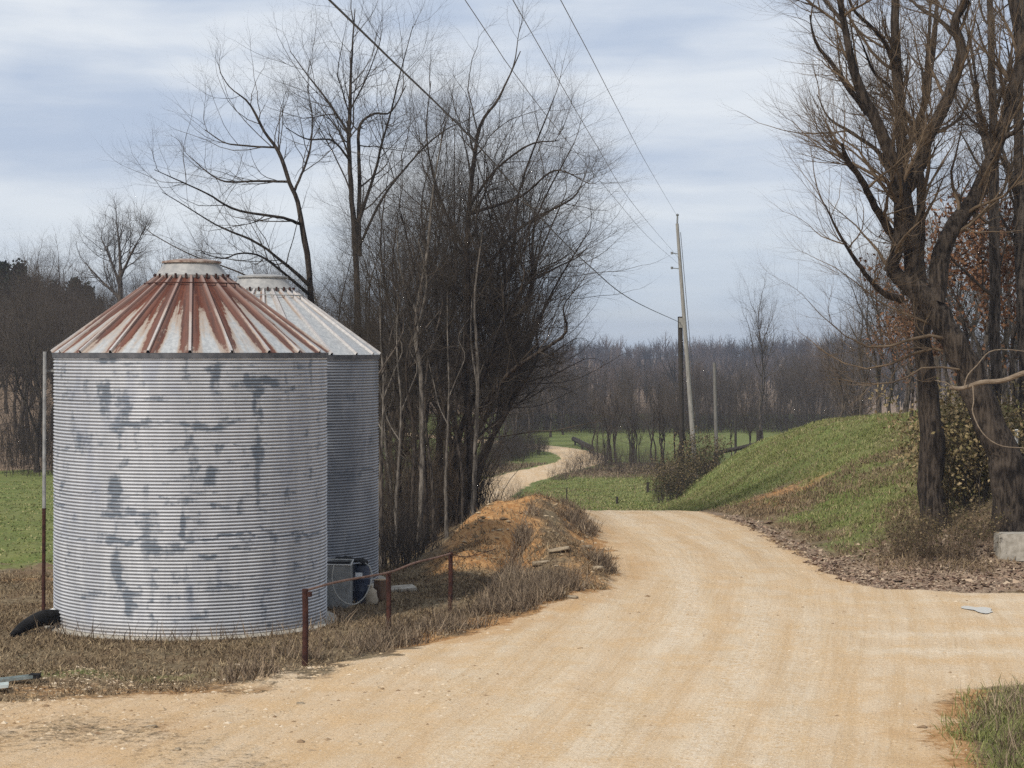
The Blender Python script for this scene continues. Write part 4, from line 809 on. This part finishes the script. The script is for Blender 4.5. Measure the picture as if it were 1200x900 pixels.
# ------------------------------------------------------------------ things round the bins
t = thing('conduit_pipe', 'thin upright metal pipe standing close to the left side of the rusty roofed bin', 'pipe', tuple(at(51, 712, 39.6))); B = np.array(t.location); B[2] = float(height(B[0], B[1])); t.location = B
T = at(52.5, 412, 39.6) - B; b = MB(); b.tube([(0, 0, -.2), T * .45, T], .035, 9); b.build('pipe', m_simple('galvanised_pipe', (.20, .20, .20), (.36, .36, .35), 4, .5, m=.3), t)
b = MB(); b.tube([(0, 0, -.1), T * .22, T * .43], .0365, 9); b.build('rusty_sleeve', M_RUSTY, t)
b = MB(); b.box(T * .93 + np.array([.2, .1, 0]), (.42, .03, .04)); b.build('wall_bracket', M_METAL, t, False)
def trough():
    root = thing('auger_boot', 'black curved chute sticking out from the foot of the rusty roofed bin', 'chute', tuple(hit(40, 740))); o = np.array(root.location); Y = 39.3
    ctr = [(66, 724, 9.5), (52, 724, 9.5), (38, 729, 8), (25, 736, 6), (13, 745, 3)]; V = []; k = 12; n = 5
    P, r = px_limb(ctr, Y, -1.2); P, r = resample(P, r, 16); v, f = tubes((P - o)[None], r[None] * 1.0, k); v = v.reshape(16, k, 3); c = (P - o)[:, None]; v = (c + (v - c) * np.array([1, 1.25, 1])).reshape(-1, 3)
    b = MB(); b.add(v, f); e = np.arange(k) + 15 * k; b.add(np.vstack([v[e], [P[-1] - o]]), [[q, (q + 1) % k, k] for q in range(k)]); b.build('chute', M_BLACK, root)
    b = MB(); q = at(62, 717, Y + .2) - o; b.lathe([(0, -.07), (.06, -.05), (.075, 0), (.06, .05), (0, .07)], 12, q); b.build('white_cap', m_simple('white_plastic', (.7, .7, .68), (.8, .8, .78), 5, .5), root)
trough()
def channel(label, p0, p1, w, col):
    A = hit(*p0); B = hit(*p1); A[2] += .07; B[2] += .09; d = unit(B - A); s = unit(np.cross(d, [0, 0, 1])); root = thing('metal_strip', label, 'sheet metal', tuple((A + B) / 2), 0, 'sheet metal scraps'); c = (A + B) / 2; b = MB()
    prof = [(-w, .05), (-w, 0), (w, 0), (w, .05), (w - .012, .05), (w - .012, .012), (-w + .012, .012), (-w + .012, .05)]; v = np.array([E - c + s * x + np.array([0, 0, z]) for E in (A, B) for x, z in prof]); k = 8
    b.add(v, [[i, (i + 1) % k, k + (i + 1) % k, k + i] for i in range(k)]); b.add(v[:8], [[7, 6, 1, 0], [6, 5, 2, 1], [5, 4, 3, 2]]); b.add(v[8:], [[0, 1, 6, 7], [1, 2, 5, 6], [2, 3, 4, 5]]); b.build('channel', col, root, False); return root, B - c
M_SHEET = m_simple('grey_green_sheet', (.22, .26, .25), (.36, .40, .38), 5, .5, m=.2)
r1, e1 = channel('grey folded metal strip with a dark end, longer of the two scraps in the grass', (-60, 812), (38, 801), .075, M_SHEET); b = MB(); b.box(e1 + np.array([.04, 0, .03]), (.16, .15, .07)); b.build('dark_end', M_BLACK, r1, False)
channel('pale wide metal strip lying flat at the left edge, shorter of the two scraps', (-60, 818), (10, 811), .14, m_simple('pale_sheet', (.42, .47, .47), (.55, .6, .59), 5, .5, m=.2))
# hopper, drum, hose, tarp and stump in front of the second bin
M_HOPPER = m_simple('dull_grey_sheet', (.17, .175, .175), (.28, .285, .28), 4, .6, m=.2)
def hopper():
    Y = 42.6; B = hit(398, 717); B = np.array([(389 - CX) / F * Y, Y, float(height((389 - CX) / F * Y, Y))]); root = thing('feed_hopper', 'dull grey sheet metal hopper between the two bins', 'hopper', tuple(B)); b = MB(); w, d, h = .40, .34, .92; th = .015
    for (c, s) in (((0, -d, h / 2), (2 * w, th, h)), ((0, d, h / 2), (2 * w, th, h)), ((-w, 0, h / 2), (th, 2 * d - 2 * th, h)), ((w, 0, h / 2), (th, 2 * d - 2 * th, h)), ((0, 0, .12), (2 * w - .04, 2 * d - .04, th))): b.box(c, s)
    b.build('body', M_HOPPER, root, False)
    b = MB(); lip = [(-w - .02, -d - .02, h), (w + .02, -d - .02, h - .02), (w + .02, d, h + .02), (-w - .02, d, h + .03)]; b.tube(lip + lip[:1], .018, 6); b.build('rim', m_simple('worn_rim', (.35, .35, .34), (.5, .5, .48), 6, .6), root)
    b = MB(); b.box((-.02, .06, h - .16), (2 * w - .06, .5, .02), [[1, 0, 0], [0, .82, -.57], [0, .57, .82]]); b.build('sloping_chute', M_BLACK, root, False)
hopper()
def drum():
    Y = 43.2; x = (423 - CX) / F * Y; root = thing('plastic_drum', 'dark blue plastic drum beside the grey hopper', 'drum', ground(x, Y)); r = .19; b = MB(); b.lathe([(0, 0), (r * .95, .01), (r, .06), (r, .25), (r * 1.04, .27), (r, .29), (r, .5), (r * 1.04, .52), (r, .54), (r, .72), (r * .92, .80), (r * .7, .82), (0, .82)], 24)
    b.build('body', m_simple('navy_plastic', (.012, .018, .035), (.03, .042, .075), 4, .45, s=.4), root); b = MB(); b.box((-.03, -r - .004, .62), (.15, .012, .09)); b.build('pale_label', m_simple('pale_paper', (.55, .58, .62), (.7, .72, .75), 8, .8), root, False)
    l2 = thing('rubber_sheet', 'crumpled black rubber sheet thrown over the drum and hopper', 'rubber sheet', (x - .12, Y - .02, root.location[2] + .84)); rng = np.random.RandomState(4); n, m = 14, 9; u, v = np.meshgrid(np.linspace(-.42, .26, n), np.linspace(-.22, .22, m), indexing='ij')
    z = .06 + .05 * vnoise(u * 9 + 3, v * 9) + np.where(u < -.1, .03, 0) - .5 * np.clip(np.abs(v) - .15, 0, 1) - .45 * np.clip(u - .14, 0, 1); top = np.stack([u, v, z + .02 * rng.rand(n, m)], -1).reshape(-1, 3); bot = top - [0, 0, .035]; i, j = np.meshgrid(np.arange(n - 1), np.arange(m - 1), indexing='ij')
    q = np.stack([i * m + j, (i + 1) * m + j, (i + 1) * m + j + 1, i * m + j + 1], -1).reshape(-1, 4); ring = [i * m for i in range(n)] + [(n - 1) * m + j for j in range(1, m)] + [i * m + m - 1 for i in range(n - 2, -1, -1)] + [j for j in range(m - 2, 0, -1)]
    N = n * m; side = [[a + N, b_ + N, b_, a] for a, b_ in zip(ring, ring[1:] + ring[:1])]; me = mesh_np('sheet', np.vstack([top, bot]), np.vstack([q, q[:, ::-1] + N, side]), M_BLACK); obj('sheet', me, l2)
drum()
Y = 42.05; C, _ = resample([at(px, py, Y + dy) for px, py, dy in ((391, 662, .1), (389, 680, 0), (394, 696, 0), (404, 706, 0), (416, 708, .1), (426, 701, .2), (432, 690, .3), (436, 676, .4), (433, 664, .5), (428, 660, .7))], np.ones(10), 40)
o = MB(); o.tube(C, .013, 7); o = o.build('hose', m_simple('pale_hose', (.28, .275, .25), (.38, .37, .34), 6, .6)); tag(o, 'pale hose hanging in a loop over the grey hopper and blue drum', 'hose')
rt = thing('feed_sack', 'crumpled cream feed sack leaning right of the blue drum', 'sack', ground((435 - CX) / F * 43.0, 43.0)); b = MB(); b.lathe([(0, .0), (.14, .02), (.17, .12), (.15, .3), (.12, .42), (.05, .52), (.07, .58), (0, .57)], 14); me = b.mesh('bag', m_simple('cream_sack', (.27, .22, .16), (.42, .36, .28), 6, .85)); 
for v in me.vertices: v.co.x += .03 * math.sin(v.co.z * 19 + v.co.y * 14); v.co.y *= .75; v.co.z *= .7; v.co.x *= .8
obj('bag', me, rt)
st = thing('log_section', 'short brown log standing on end beside the pale bin', 'log', ground((446 - CX) / F * 43.6, 43.6)); b = MB(); b.lathe([(.15, -.05), (.145, .1), (.15, .3), (.142, .46)], 16); b.build('bark', m_simple('log_bark', (.07, .042, .028), (.16, .10, .065), 7, .9, stretch=(1, 1, .3)), st); b = MB(); b.lathe([(.143, .46), (.1, .468), (0, .47)], 16); b.build('cut_face', m_simple('cut_wood', (.25, .17, .10), (.38, .28, .18), 9, .9), st)
b = MB(); b.box((0, 0, .02), (.7, .5, .12)); me = b.mesh('broken_slab', M_CONC, False); o = obj('broken_slab', me); o.location = ground((468 - CX) / F * 45.5, 45.5); o.rotation_euler = (.05, -.06, .25); tag(o, 'broken concrete slab half buried behind the pipe fence', 'concrete slab')

# concrete block, marker, dead limb on the right
t = thing('concrete_block', 'pale grey concrete block lying under the leaning tree at the right edge', 'concrete block', tuple(hit(1190, 659))); b = MB(); b.box((.36, .3, .33), (1.55, .62, .70), taper=.97); me = b.mesh('block', M_CONC, False)
import bmesh
bm = bmesh.new(); bm.from_mesh(me); bmesh.ops.bevel(bm, geom=bm.edges[:], offset=.035, segments=2, affect='EDGES'); bm.to_mesh(me); bm.free(); obj('block', me, t)
C, _ = resample([at(px, py, 49.2 + d) for px, py, d in ((1113, 454, 0), (1128, 455, 0), (1150, 448, -.2), (1175, 446, -.4), (1200, 437, -.6), (1235, 428, -.9))], np.ones(6), 24); b = MB(); b.tube(C, np.linspace(.05, .065, 24), 9); dl = thing('dead_limb', 'pale barkless dead limb lying across the leaning trunk', 'dead branch', tuple(C[0])); b.v = [v - C[0] for v in b.v]; b.build('limb', DEADWOOD, dl)
for pts in (((1130, 454, 0), (1134, 440, 0), (1145, 428, .1), (1160, 412, .2), (1185, 410, .2), (1215, 414, .2)), ((1140, 452, 0), (1141, 470, -.1), (1140, 484, -.2), (1152, 508, -.4), (1172, 522, -.5), (1200, 525, -.6)), ((1118, 455, 0), (1108, 448, 0), (1096, 446, .2))):
    C2, _ = resample([at(px, py, 49.0 + d) for px, py, d in pts], np.ones(len(pts)), 18); b = MB(); b.tube(C2 - C[0], np.linspace(.017, .010, 18), 6); b.build('side_branch', DEADWOOD, dl)
mk = thing('marker_post', 'slim white marker post standing behind the concrete block', 'marker post', ground((1191 - CX) / F * 55, 55)); z0 = mk.location[2]; zt = EYE - (503 - HY) / F * 55 - z0; b = MB(); b.box((0, 0, zt / 2 - .1), (.09, .03, zt + .2)); b.build('stake', m_simple('white_paint', (.62, .62, .60), (.75, .75, .72), 6, .7), mk, False)
b = MB(); b.box((0, 0, zt - .06), (.094, .036, .07)); b.build('top_band', M_METAL, mk, False)

# small fence posts past the crest, the gate rail and the bridge rail
for lab, top, base, w in (('thin grey stake in the grass left of centre past the road crest', (664, 571), (664, 590), .035), ('short dark stub post nearest the road crest', (723, 582), (723, 590), .06), ('dark stub post at the foot of the briar heap', (759, 565), (759, 577), .08)):
    B = hit(*base, y0=74); T = at(*top, B[1]); t = thing('fence_post', lab, 'fence post', tuple(B), 0, 'old fence posts past the crest'); b = MB(); b.tube([(0, 0, -.25), (0, 0, (T - B)[2] * .5), (.02, 0, (T - B)[2])], [w, w, w * .9], 8); b.build('stake', M_POLE_DARK, t)
g0 = hit(840, 530, y0=74); Yg = 128.0; A = at(838, 531, Yg); B = at(892, 519, Yg); t = thing('timber_barrier', 'dark timber rail with an end post at the back edge of the mound', 'barrier', (A[0], Yg, float(height(A[0], Yg)))); o = np.array(t.location)
b = MB(); b.tube([A - o, (A + B) / 2 - o + [0, 0, -.03], B - o], .13, 8); b.build('rail', M_POLE_DARK, t); b = MB(); q = at(889.5, 504, Yg) - o; q2 = q.copy(); q2[2] = float(height(B[0], Yg)) - o[2] - .3; b.tube([q2, q], .17, 8); b.build('end_post', M_POLE_DARK, t)
b = MB(); a3 = A - o; b.tube([[a3[0], 0, float(height(A[0], Yg)) - o[2] - .3], a3 + [0, 0, .05]], .12, 8); b.build('short_post', M_POLE_DARK, t)
A = hit(672, 521, y0=74); B = hit(694, 533, y0=74); A[2] += .55; B[2] += .55; t = thing('guard_rail', 'low dark guard rail at the far bend of the road', 'guard rail', tuple((A + B) / 2)); c = (A + B) / 2; b = MB(); b.tube([A - c, B - c], .22, 6); b.build('rail', M_POLE_DARK, t)
for u in (.1, .5, .9): p = A * (1 - u) + B * u - c; b = MB(); b.tube([p - [0, 0, .9], p], .10, 6); b.build('post', M_POLE_DARK, t)
# puddle on the driveway
p = hit(1147, 716); a = np.linspace(0, 2 * np.pi, 29)[:-1]; rr = 1 + .25 * np.sin(a * 3 + 1) + .15 * np.sin(a * 5); v = np.stack([.24 * rr * np.cos(a), .55 * rr * np.sin(a), 0 * a], -1); v = v @ np.array([[.97, .2, 0], [-.2, .97, 0], [0, 0, 1]]); zz = height(v[:, 0] + p[0], v[:, 1] + p[1]); v[:, 2] = zz.max() + .012 - p[2]; v = np.vstack([v, [[0, 0, v[0, 2]]]]); me = mesh_np('puddle', v, np.array([[i, (i + 1) % 28, 28] for i in range(28)]), material('muddy_water', lambda t: dict(c=(.47, .455, .42), r=.8, s=.15)), False); o = obj('puddle', me); o.location = p; tag(o, 'small pale puddle on the driveway', 'puddle', kind='structure')

# ------------------------------------------------------------------ bushes on the right and round the poles
briar = [brush('briar_bush', 'x', 200 + i, 1.2, .95, 36, TWIG_TAN, scaled(BR, .5, 1.4), leafmat=M_BRIAR, leafn=650, leafsize=.04) for i in range(2)]
scatter(briar, [((px - CX) / F * Y, Y) for px, Y in ((1048, 51.0), (1072, 50.4), (1093, 50.0), (1130, 50.6), (1150, 51.4), (1062, 52.5))], 'tangled briar bush round the foot of the two big trunks', 'briars under the big trees', 5, .6, 1.0)
tanb = [brush('leafy_shrub', 'x', 210 + i, 2.6, 1.1, 26, TWIG_RED, scaled(BR, .8, 1.1), leafmat=M_LEAF_TAN, leafn=3600, leafsize=.05) for i in range(2)]
scatter(tanb, [((px - CX) / F * Y, Y) for px, Y in ((1128, 54.5), (1146, 55.5), (1160, 56.8), (1134, 58), (1118, 57))], 'shrub of dry tan leaves between the two big trunks', 'tan leaved shrubs', 6)
hb = [brush('bramble_heap', 'x', 220 + i, 2.5, 1.4, 40, TWIG, scaled(BR, .9, 1.3, 1.5), leafmat=M_BRIAR, leafn=1400, leafsize=.06) for i in range(2)]
scatter(hb, [((px - CX) / F * Y, Y) for px, Y in ((800, 112), (790, 108), (812, 113), (826, 116), (782, 106))], 'dark bramble heap round the feet of the two poles', 'brambles round the poles', 7, .7, 1.0)
scatter([brush('far_bush', 'x', 240, 2.2, 1.7, 44, TWIG, scaled(BR, .9, 1.3, 2.0))], [((px - CX) / F * Y, Y) for px, Y in ((610, 172), (621, 179), (631, 184), (600, 168), (590, 164), (615, 169), (627, 175), (604, 180), (592, 186), (612, 190), (572, 150), (584, 156), (596, 163), (603, 165), (578, 160), (590, 172))], 'dark bush inside the bend of the far road', 'dark bushes inside the far bend', 14, .7, 1.0)
fb = [brush('far_bush', 'x', 230 + i, 2.4, 1.6, 34, TWIG_RED, scaled(BR, .9, 1.1, 1.8)) for i in range(2)]
scatter(fb, [((px - CX) / F * Y, Y) for px, Y in ((690, 150), (712, 148), (735, 146), (755, 147), (700, 157), (722, 158), (745, 156), (770, 152), (590, 176), (600, 182), (575, 172), (672, 146), (655, 139), (700, 165), (585, 168))], 'low brown brush in the dip beyond the near grass', 'brush in the dip', 8, .6, 1.0)

# ------------------------------------------------------------------ ground cover
def blades(name, label, pts, h, w, lean, mat, seed, cat='grass'):
    rng = np.random.RandomState(seed); n = len(pts); a = rng.rand(n) * 6.28; hh = (h * (.45 + .9 * rng.rand(n)))[:, None]; ww = (w * (.7 + .6 * rng.rand(n)))[:, None]; d = np.stack([np.cos(a), np.sin(a), 0 * a], -1); l = rng.normal(size=(n, 3)) * lean; l[:, 2] = 1; l = unit(l)
    b0 = pts - d * ww; b1 = pts + d * ww; m0 = pts + l * hh * .55 - d * ww * .7; m1 = pts + l * hh * .55 + d * ww * .7; l2 = l * .8 + rng.normal(size=(n, 3)) * .35; tp = pts + l * hh * .55 + l2 * hh * .45
    v = np.stack([b0, b1, m1, m0, tp], 1).reshape(-1, 3); i = np.arange(n)[:, None] * 5; q = i + np.array([[0, 1, 2, 3]]); t3 = i + np.array([[3, 2, 4]]); tint = np.repeat(np.clip(rng.rand(n) * .8 + .35 * (fbm(pts[:, 0] * .8, pts[:, 1] * .8, 3) - .4), 0, 1), 5)
    o = obj(name, mesh_np(name, v, [q, t3], mat, False, dict(tint=tint))); return tag(o, label, cat, kind='stuff')
def sample(n, x0, x1, y0, y1, keep, seed, power=1.0):
    rng = np.random.RandomState(seed); X = rng.uniform(x0, x1, n); Y = rng.uniform(y0, y1, n); k = rng.rand(n) < keep(X, Y); X, Y = X[k], Y[k]; return np.stack([X, Y, height(X, Y) - .01], -1)
def offroad(X, Y, m=.1):
    L, Rr = road_edges(Y); return np.maximum(L - X, X - Rr) - m + (fbm(X * 1.6, Y * 1.6, 4) - .5) * -.9
inbin = lambda X, Y: np.minimum(np.hypot(X + 6.38, Y - 40.5), np.hypot(X + 5.75, Y - 47.2)) > 2.95
clump = lambda X, Y, s=1.3, a=.45, b=.62: ss(a, b, fbm(X * s + 3, Y * s + 8, 4))
pts = sample(150000, -13, 1.5, 31, 50, lambda X, Y: ss(.1, np.where(Y < 36, 1.3, .6), offroad(X, Y, 0)) * inbin(X, Y) * (.25 + .75 * clump(X, Y)), 41); blades('dry_grass', 'matted dry brown grass round the bins', pts, .10, .011, .9, M_DRY, 1)
pts = sample(60000, -13, 1.5, 31, 50, lambda X, Y: ss(-.1, 1.0, offroad(X, Y, 0)) * inbin(X, Y) * clump(X, Y, .8, .4, .6), 61); blades('flattened_straw', 'flattened pale straw lying over the dry grass', pts, .20, .009, 2.6, M_DRY, 21)
# taller weeds by the fence and the edge of the verge
def weedy(X, Y):
    L, _ = road_edges(Y); d = L - X; return (np.exp(-((d - 1.0) / .75) ** 2) * clump(X, Y, .9, .40, .55) * .9 * (X > -4.6) * ss(46.5, 44, Y) + .35 * np.exp(-((np.hypot(X + 6.38, Y - 40.5) - 3.0) / .25) ** 2) * (Y < 41)) * inbin(X, Y) * (d > .12)
pts = sample(90000, -9.5, 2.8, 32.5, 50, weedy, 42); blades('dry_weeds', 'tall dry grey weeds along the pipe fence and the foot of the bin', pts, .38, .009, .55, M_WEED, 2, 'weeds')
bank = lambda X, Y: ((X > -.25 + (Y - 47) * .085) & (X < 2.5)) * (offroad(X, Y, .15) > 0) * ss(.46, .58, fbm(X * .9 + 11, Y * .45 + 2, 3)) 
pts = sample(60000, -1.6, 2.8, 41, 68, bank, 43); blades('bank_grass', 'long grey dead grass hanging down the dirt bank', pts, .40, .011, .6, M_WEED, 3)
pts = sample(26000, -1.6, 2.8, 41, 64, lambda X, Y: (offroad(X, Y, .05) > 0) * (.25 + .6 * (X > .4)) * clump(X, Y, 1.1, .45, .6), 44); blades('bank_straw', 'pale straw on the dirt bank', pts, .22, .010, 1.0, M_DRY, 4)
ms = lambda X, Y: ss(.3, 1.5, mound_s(X, Y)) * (np.abs(X - 9.0) + np.abs(Y - 70) * .3 > 2.6 - 1.8 * clump(X, Y, 2.2))
pts = sample(230000, 5.5, 22, 49, 100, lambda X, Y: ms(X, Y) * ss(52, 60, Y + 8 * (fbm(X * .3, Y * .3) - .5)) * (.35 + .65 * clump(X, Y, .6)), 45); blades('mound_grass', 'green grass on the mound right of the road', pts, .14, .014, .7, M_GREEN, 5)
pts = sample(70000, 6.5, 18, 47, 70, lambda X, Y: ss(0, .8, mound_s(X, Y)) * clump(X, Y, .5, .43, .58) * .9, 46); blades('mound_straw', 'dry straw and leaves on the near face of the mound', pts, .20, .013, .8, M_DRY, 6)
pts = sample(40000, 6, 20, 58, 96, lambda X, Y: (mound_s(X, Y) > .3) * (.12 + .6 * clump(X, Y, .35, .5, .64)), 63); blades('mound_dead_grass', 'tan dead grass mixed into the green of the mound', pts, .13, .014, .9, M_DRY, 23)
pts = sample(60000, -3, 16, 95, 143, lambda X, Y: (offroad(X, Y, .5) > 0) * .8, 47); blades('hollow_grass', 'green grass in the hollow past the road crest', pts, .13, .022, .8, M_GREEN, 7)
pts = sample(20000, -3, 16, 139, 160, lambda X, Y: (offroad(X, Y, .4) > 0) * ss(139, 144, Y + 8 * (fbm(X * .3, Y * .3) - .5)) * .9, 64); blades('dip_grass', 'brown dead grass in the dip before the saplings', pts, .30, .022, .8, M_WEED, 24)
pts = sample(26000, -3, 16, 95, 158, lambda X, Y: (offroad(X, Y, .5) > 0) * clump(X, Y, .25, .45, .6), 58); blades('hollow_straw', 'patches of dry straw in the hollow past the road crest', pts, .13, .02, .9, M_DRY, 17)
pts = sample(40000, -26, -7, 47, 110, lambda X, Y: ss(48.8, 52.5, Y + 6 * (fbm(X * .35 + 9, Y * .35, 4) - .5)) * .9, 48); blades('field_grass', 'green grass of the left field', pts, .07, .03, .6, M_GREEN, 8)
eg = lambda X, Y: np.minimum(X - np.interp(Y, _RY[:6], _RX[:6]) - .2, 32.3 - Y)
pts = sample(36000, 5, 13, 24, 33, lambda X, Y: ss(-.25, .5, eg(X, Y)) * (.3 + .7 * clump(X, Y, 1.2)), 49); blades('verge_grass', 'green and brown grass on the corner verge, lower right', pts, .24, .008, .6, M_GREEN, 9)
pts = sample(16000, 5, 13, 24, 33, lambda X, Y: ss(0, .7, eg(X, Y)) * clump(X, Y, 1.0, .42, .55), 50); blades('verge_weeds', 'dead weed stems on the corner verge', pts, .40, .007, .6, M_WEED, 10, 'weeds')
M_BANKST = m_tint('bank_stone', ((0.13, 0.085, 0.05), (0.26, 0.18, 0.10), (0.42, 0.33, 0.22)))
def flat_cards(name, label, pts, size, mat, seed):
    rng = np.random.RandomState(seed); n = len(pts); c = pts + np.array([0, 0, .02]); a = unit(rng.normal(size=(n, 3)) * [1, 1, .35]); b = unit(np.cross(a, rng.normal(size=(n, 3)) * .4 + [0, 0, 1])); s = (size * .8 * np.exp(rng.normal(size=n) * .45))[:, None]; v = np.stack([c - a * s, c - b * s * .6, c + a * s, c + b * s * .6], 1).reshape(-1, 3)
    tag(obj(name, mesh_np(name, v, np.arange(4 * n).reshape(-1, 4), mat, False, dict(tint=np.repeat(rng.rand(n), 4)))), label, 'leaves', kind='stuff')
pts = sample(22000, 7.3, 18, 44.6, 56, lambda X, Y: ss(44.8, 45.8, Y + (fbm(X, Y) - .5) * 1.5) * ss(55, 50, Y) * (offroad(X, Y, 0) > 0), 51); flat_cards('leaf_litter', 'brown fallen leaves along the right side of the driveway', pts, .05, M_LITTER, 11)
pts = sample(5000, 6.8, 9.0, 46, 66, lambda X, Y: (np.abs(offroad(X, Y, .4)) < .5) * .8, 52); flat_cards('verge_leaves', 'fallen leaves along the right edge of the road', pts, .05, M_LITTER, 12)
def stones(name, label, pts, size, seed, mat=None):
    rng = np.random.RandomState(seed); n = len(pts); o = np.array([[1, 0, 0], [-1, 0, 0], [0, 1, 0], [0, -1, 0], [0, 0, 1], [0, 0, -1]], float); f = np.array([[0, 2, 4], [2, 1, 4], [1, 3, 4], [3, 0, 4], [2, 0, 5], [1, 2, 5], [3, 1, 5], [0, 3, 5]])
    s = size * np.exp(rng.normal(size=n) * .45); v = o[None] * (rng.uniform(.6, 1.3, (n, 6, 1))) * s[:, None, None]; v[:, :, 2] *= .45; a = rng.rand(n) * 6.28; c, q = np.cos(a)[:, None], np.sin(a)[:, None]; v = np.stack([v[:, :, 0] * c - v[:, :, 1] * q, v[:, :, 0] * q + v[:, :, 1] * c, v[:, :, 2]], -1) + pts[:, None]; v[:, :, 2] += (s * .25)[:, None]
    F8 = (f[None] + np.arange(n)[:, None, None] * 6).reshape(-1, 3); tag(obj(name, mesh_np(name, v.reshape(-1, 3), F8, mat or M_STONE, False, dict(tint=np.repeat(rng.rand(n), 6)))), label, 'gravel', kind='stuff')
onroad = lambda X, Y: ((offroad(X, Y, 0) < 0) * (.15 + .85 * clump(X, Y, .8, .4, .65)))
stones('road_gravel', 'loose gravel scattered over the road', sample(110000, -10, 12, 25, 48, onroad, 53), .013, 13)
stones('shoulder_gravel', 'coarser stones on the road shoulders', sample(26000, -10, 13, 25, 56, lambda X, Y: np.exp(-(offroad(X, Y, 0) / .5) ** 2) * .8, 54), .022, 14)
stones('turnout_gravel', 'coarse rubble on the gravel turnout, lower left', sample(42000, -9, -.5, 25.5, 34.5, lambda X, Y: ss(27, 31, Y - X * .25) * (.2 + .8 * clump(X, Y, 1.0)), 57), .017, 16)
stones('bank_stones', 'small stones lying in the dirt bank', sample(2600, -1.6, 2.6, 42, 66, lambda X, Y: (offroad(X, Y, 0) > 0) * .6, 55), .035, 15, M_BANKST)
# larger single rocks in the dirt bank and on the shoulder
M_ROCK = m_simple('sandstone', (.19, .145, .095), (.34, .27, .185), 5, .9, bs=.8, bd=.03)
def rock(label, px, py, sx, sy, sz, seed):
    rng = np.random.RandomState(seed); bm = bmesh.new(); sx *= .75; sy *= .75; sz *= .8; bmesh.ops.create_icosphere(bm, subdivisions=3, radius=1.0)
    for v in bm.verts:
        p = v.co; k = 1 + .38 * (vnoise(p.x * 1.6 + seed * 3.1 + 9, p.y * 1.6 + p.z * 1.9 + 9) - .5) + .12 * (vnoise(p.x * 5 + seed + 20, p.y * 5 + p.z * 4 + 20) - .5); p *= k; p.x = max(-.78, min(.78, p.x)); p.z = max(-.6, min(.62, p.z)); p.x *= sx; p.y *= sy; p.z *= sz
    me = bpy.data.meshes.new('rock'); bm.to_mesh(me); bm.free(); me.materials.append(M_ROCK); o = obj('rock', me); h = hit(px, py); o.location = (h[0], h[1], h[2] + sz * .2); o.rotation_euler = (rng.uniform(-.2, .2), rng.uniform(-.25, .05), rng.uniform(-.4, .4)); tag(o, label, 'rock', 'rocks on the dirt bank')
for i, (l, px, py, sx, sy, sz) in enumerate((('long flat slab of stone, highest on the dirt bank', 655, 646, .42, .22, .09), ('tilted slab of stone in the middle of the bank', 634, 661, .34, .2, .10), ('rounded tan stone at the lower middle of the bank', 627, 674, .17, .15, .13), ('small pale stone low on the left of the bank', 600, 668, .12, .10, .09), ('flat stone right of the long slab', 686, 641, .30, .2, .07), ('brown lump of earth near the road edge of the bank', 700, 668, .24, .2, .13), ('flat pale stone near the foot of the bank', 668, 700, .28, .2, .06), ('single flat stone on the left shoulder of the road', 176, 853, .17, .12, .05), ('dark small stone on the left shoulder', 208, 880, .07, .06, .05), ('pale flat stone near the first fence post', 352, 826, .10, .07, .04))): rock(l, px, py, sx, sy, sz, 300 + i)
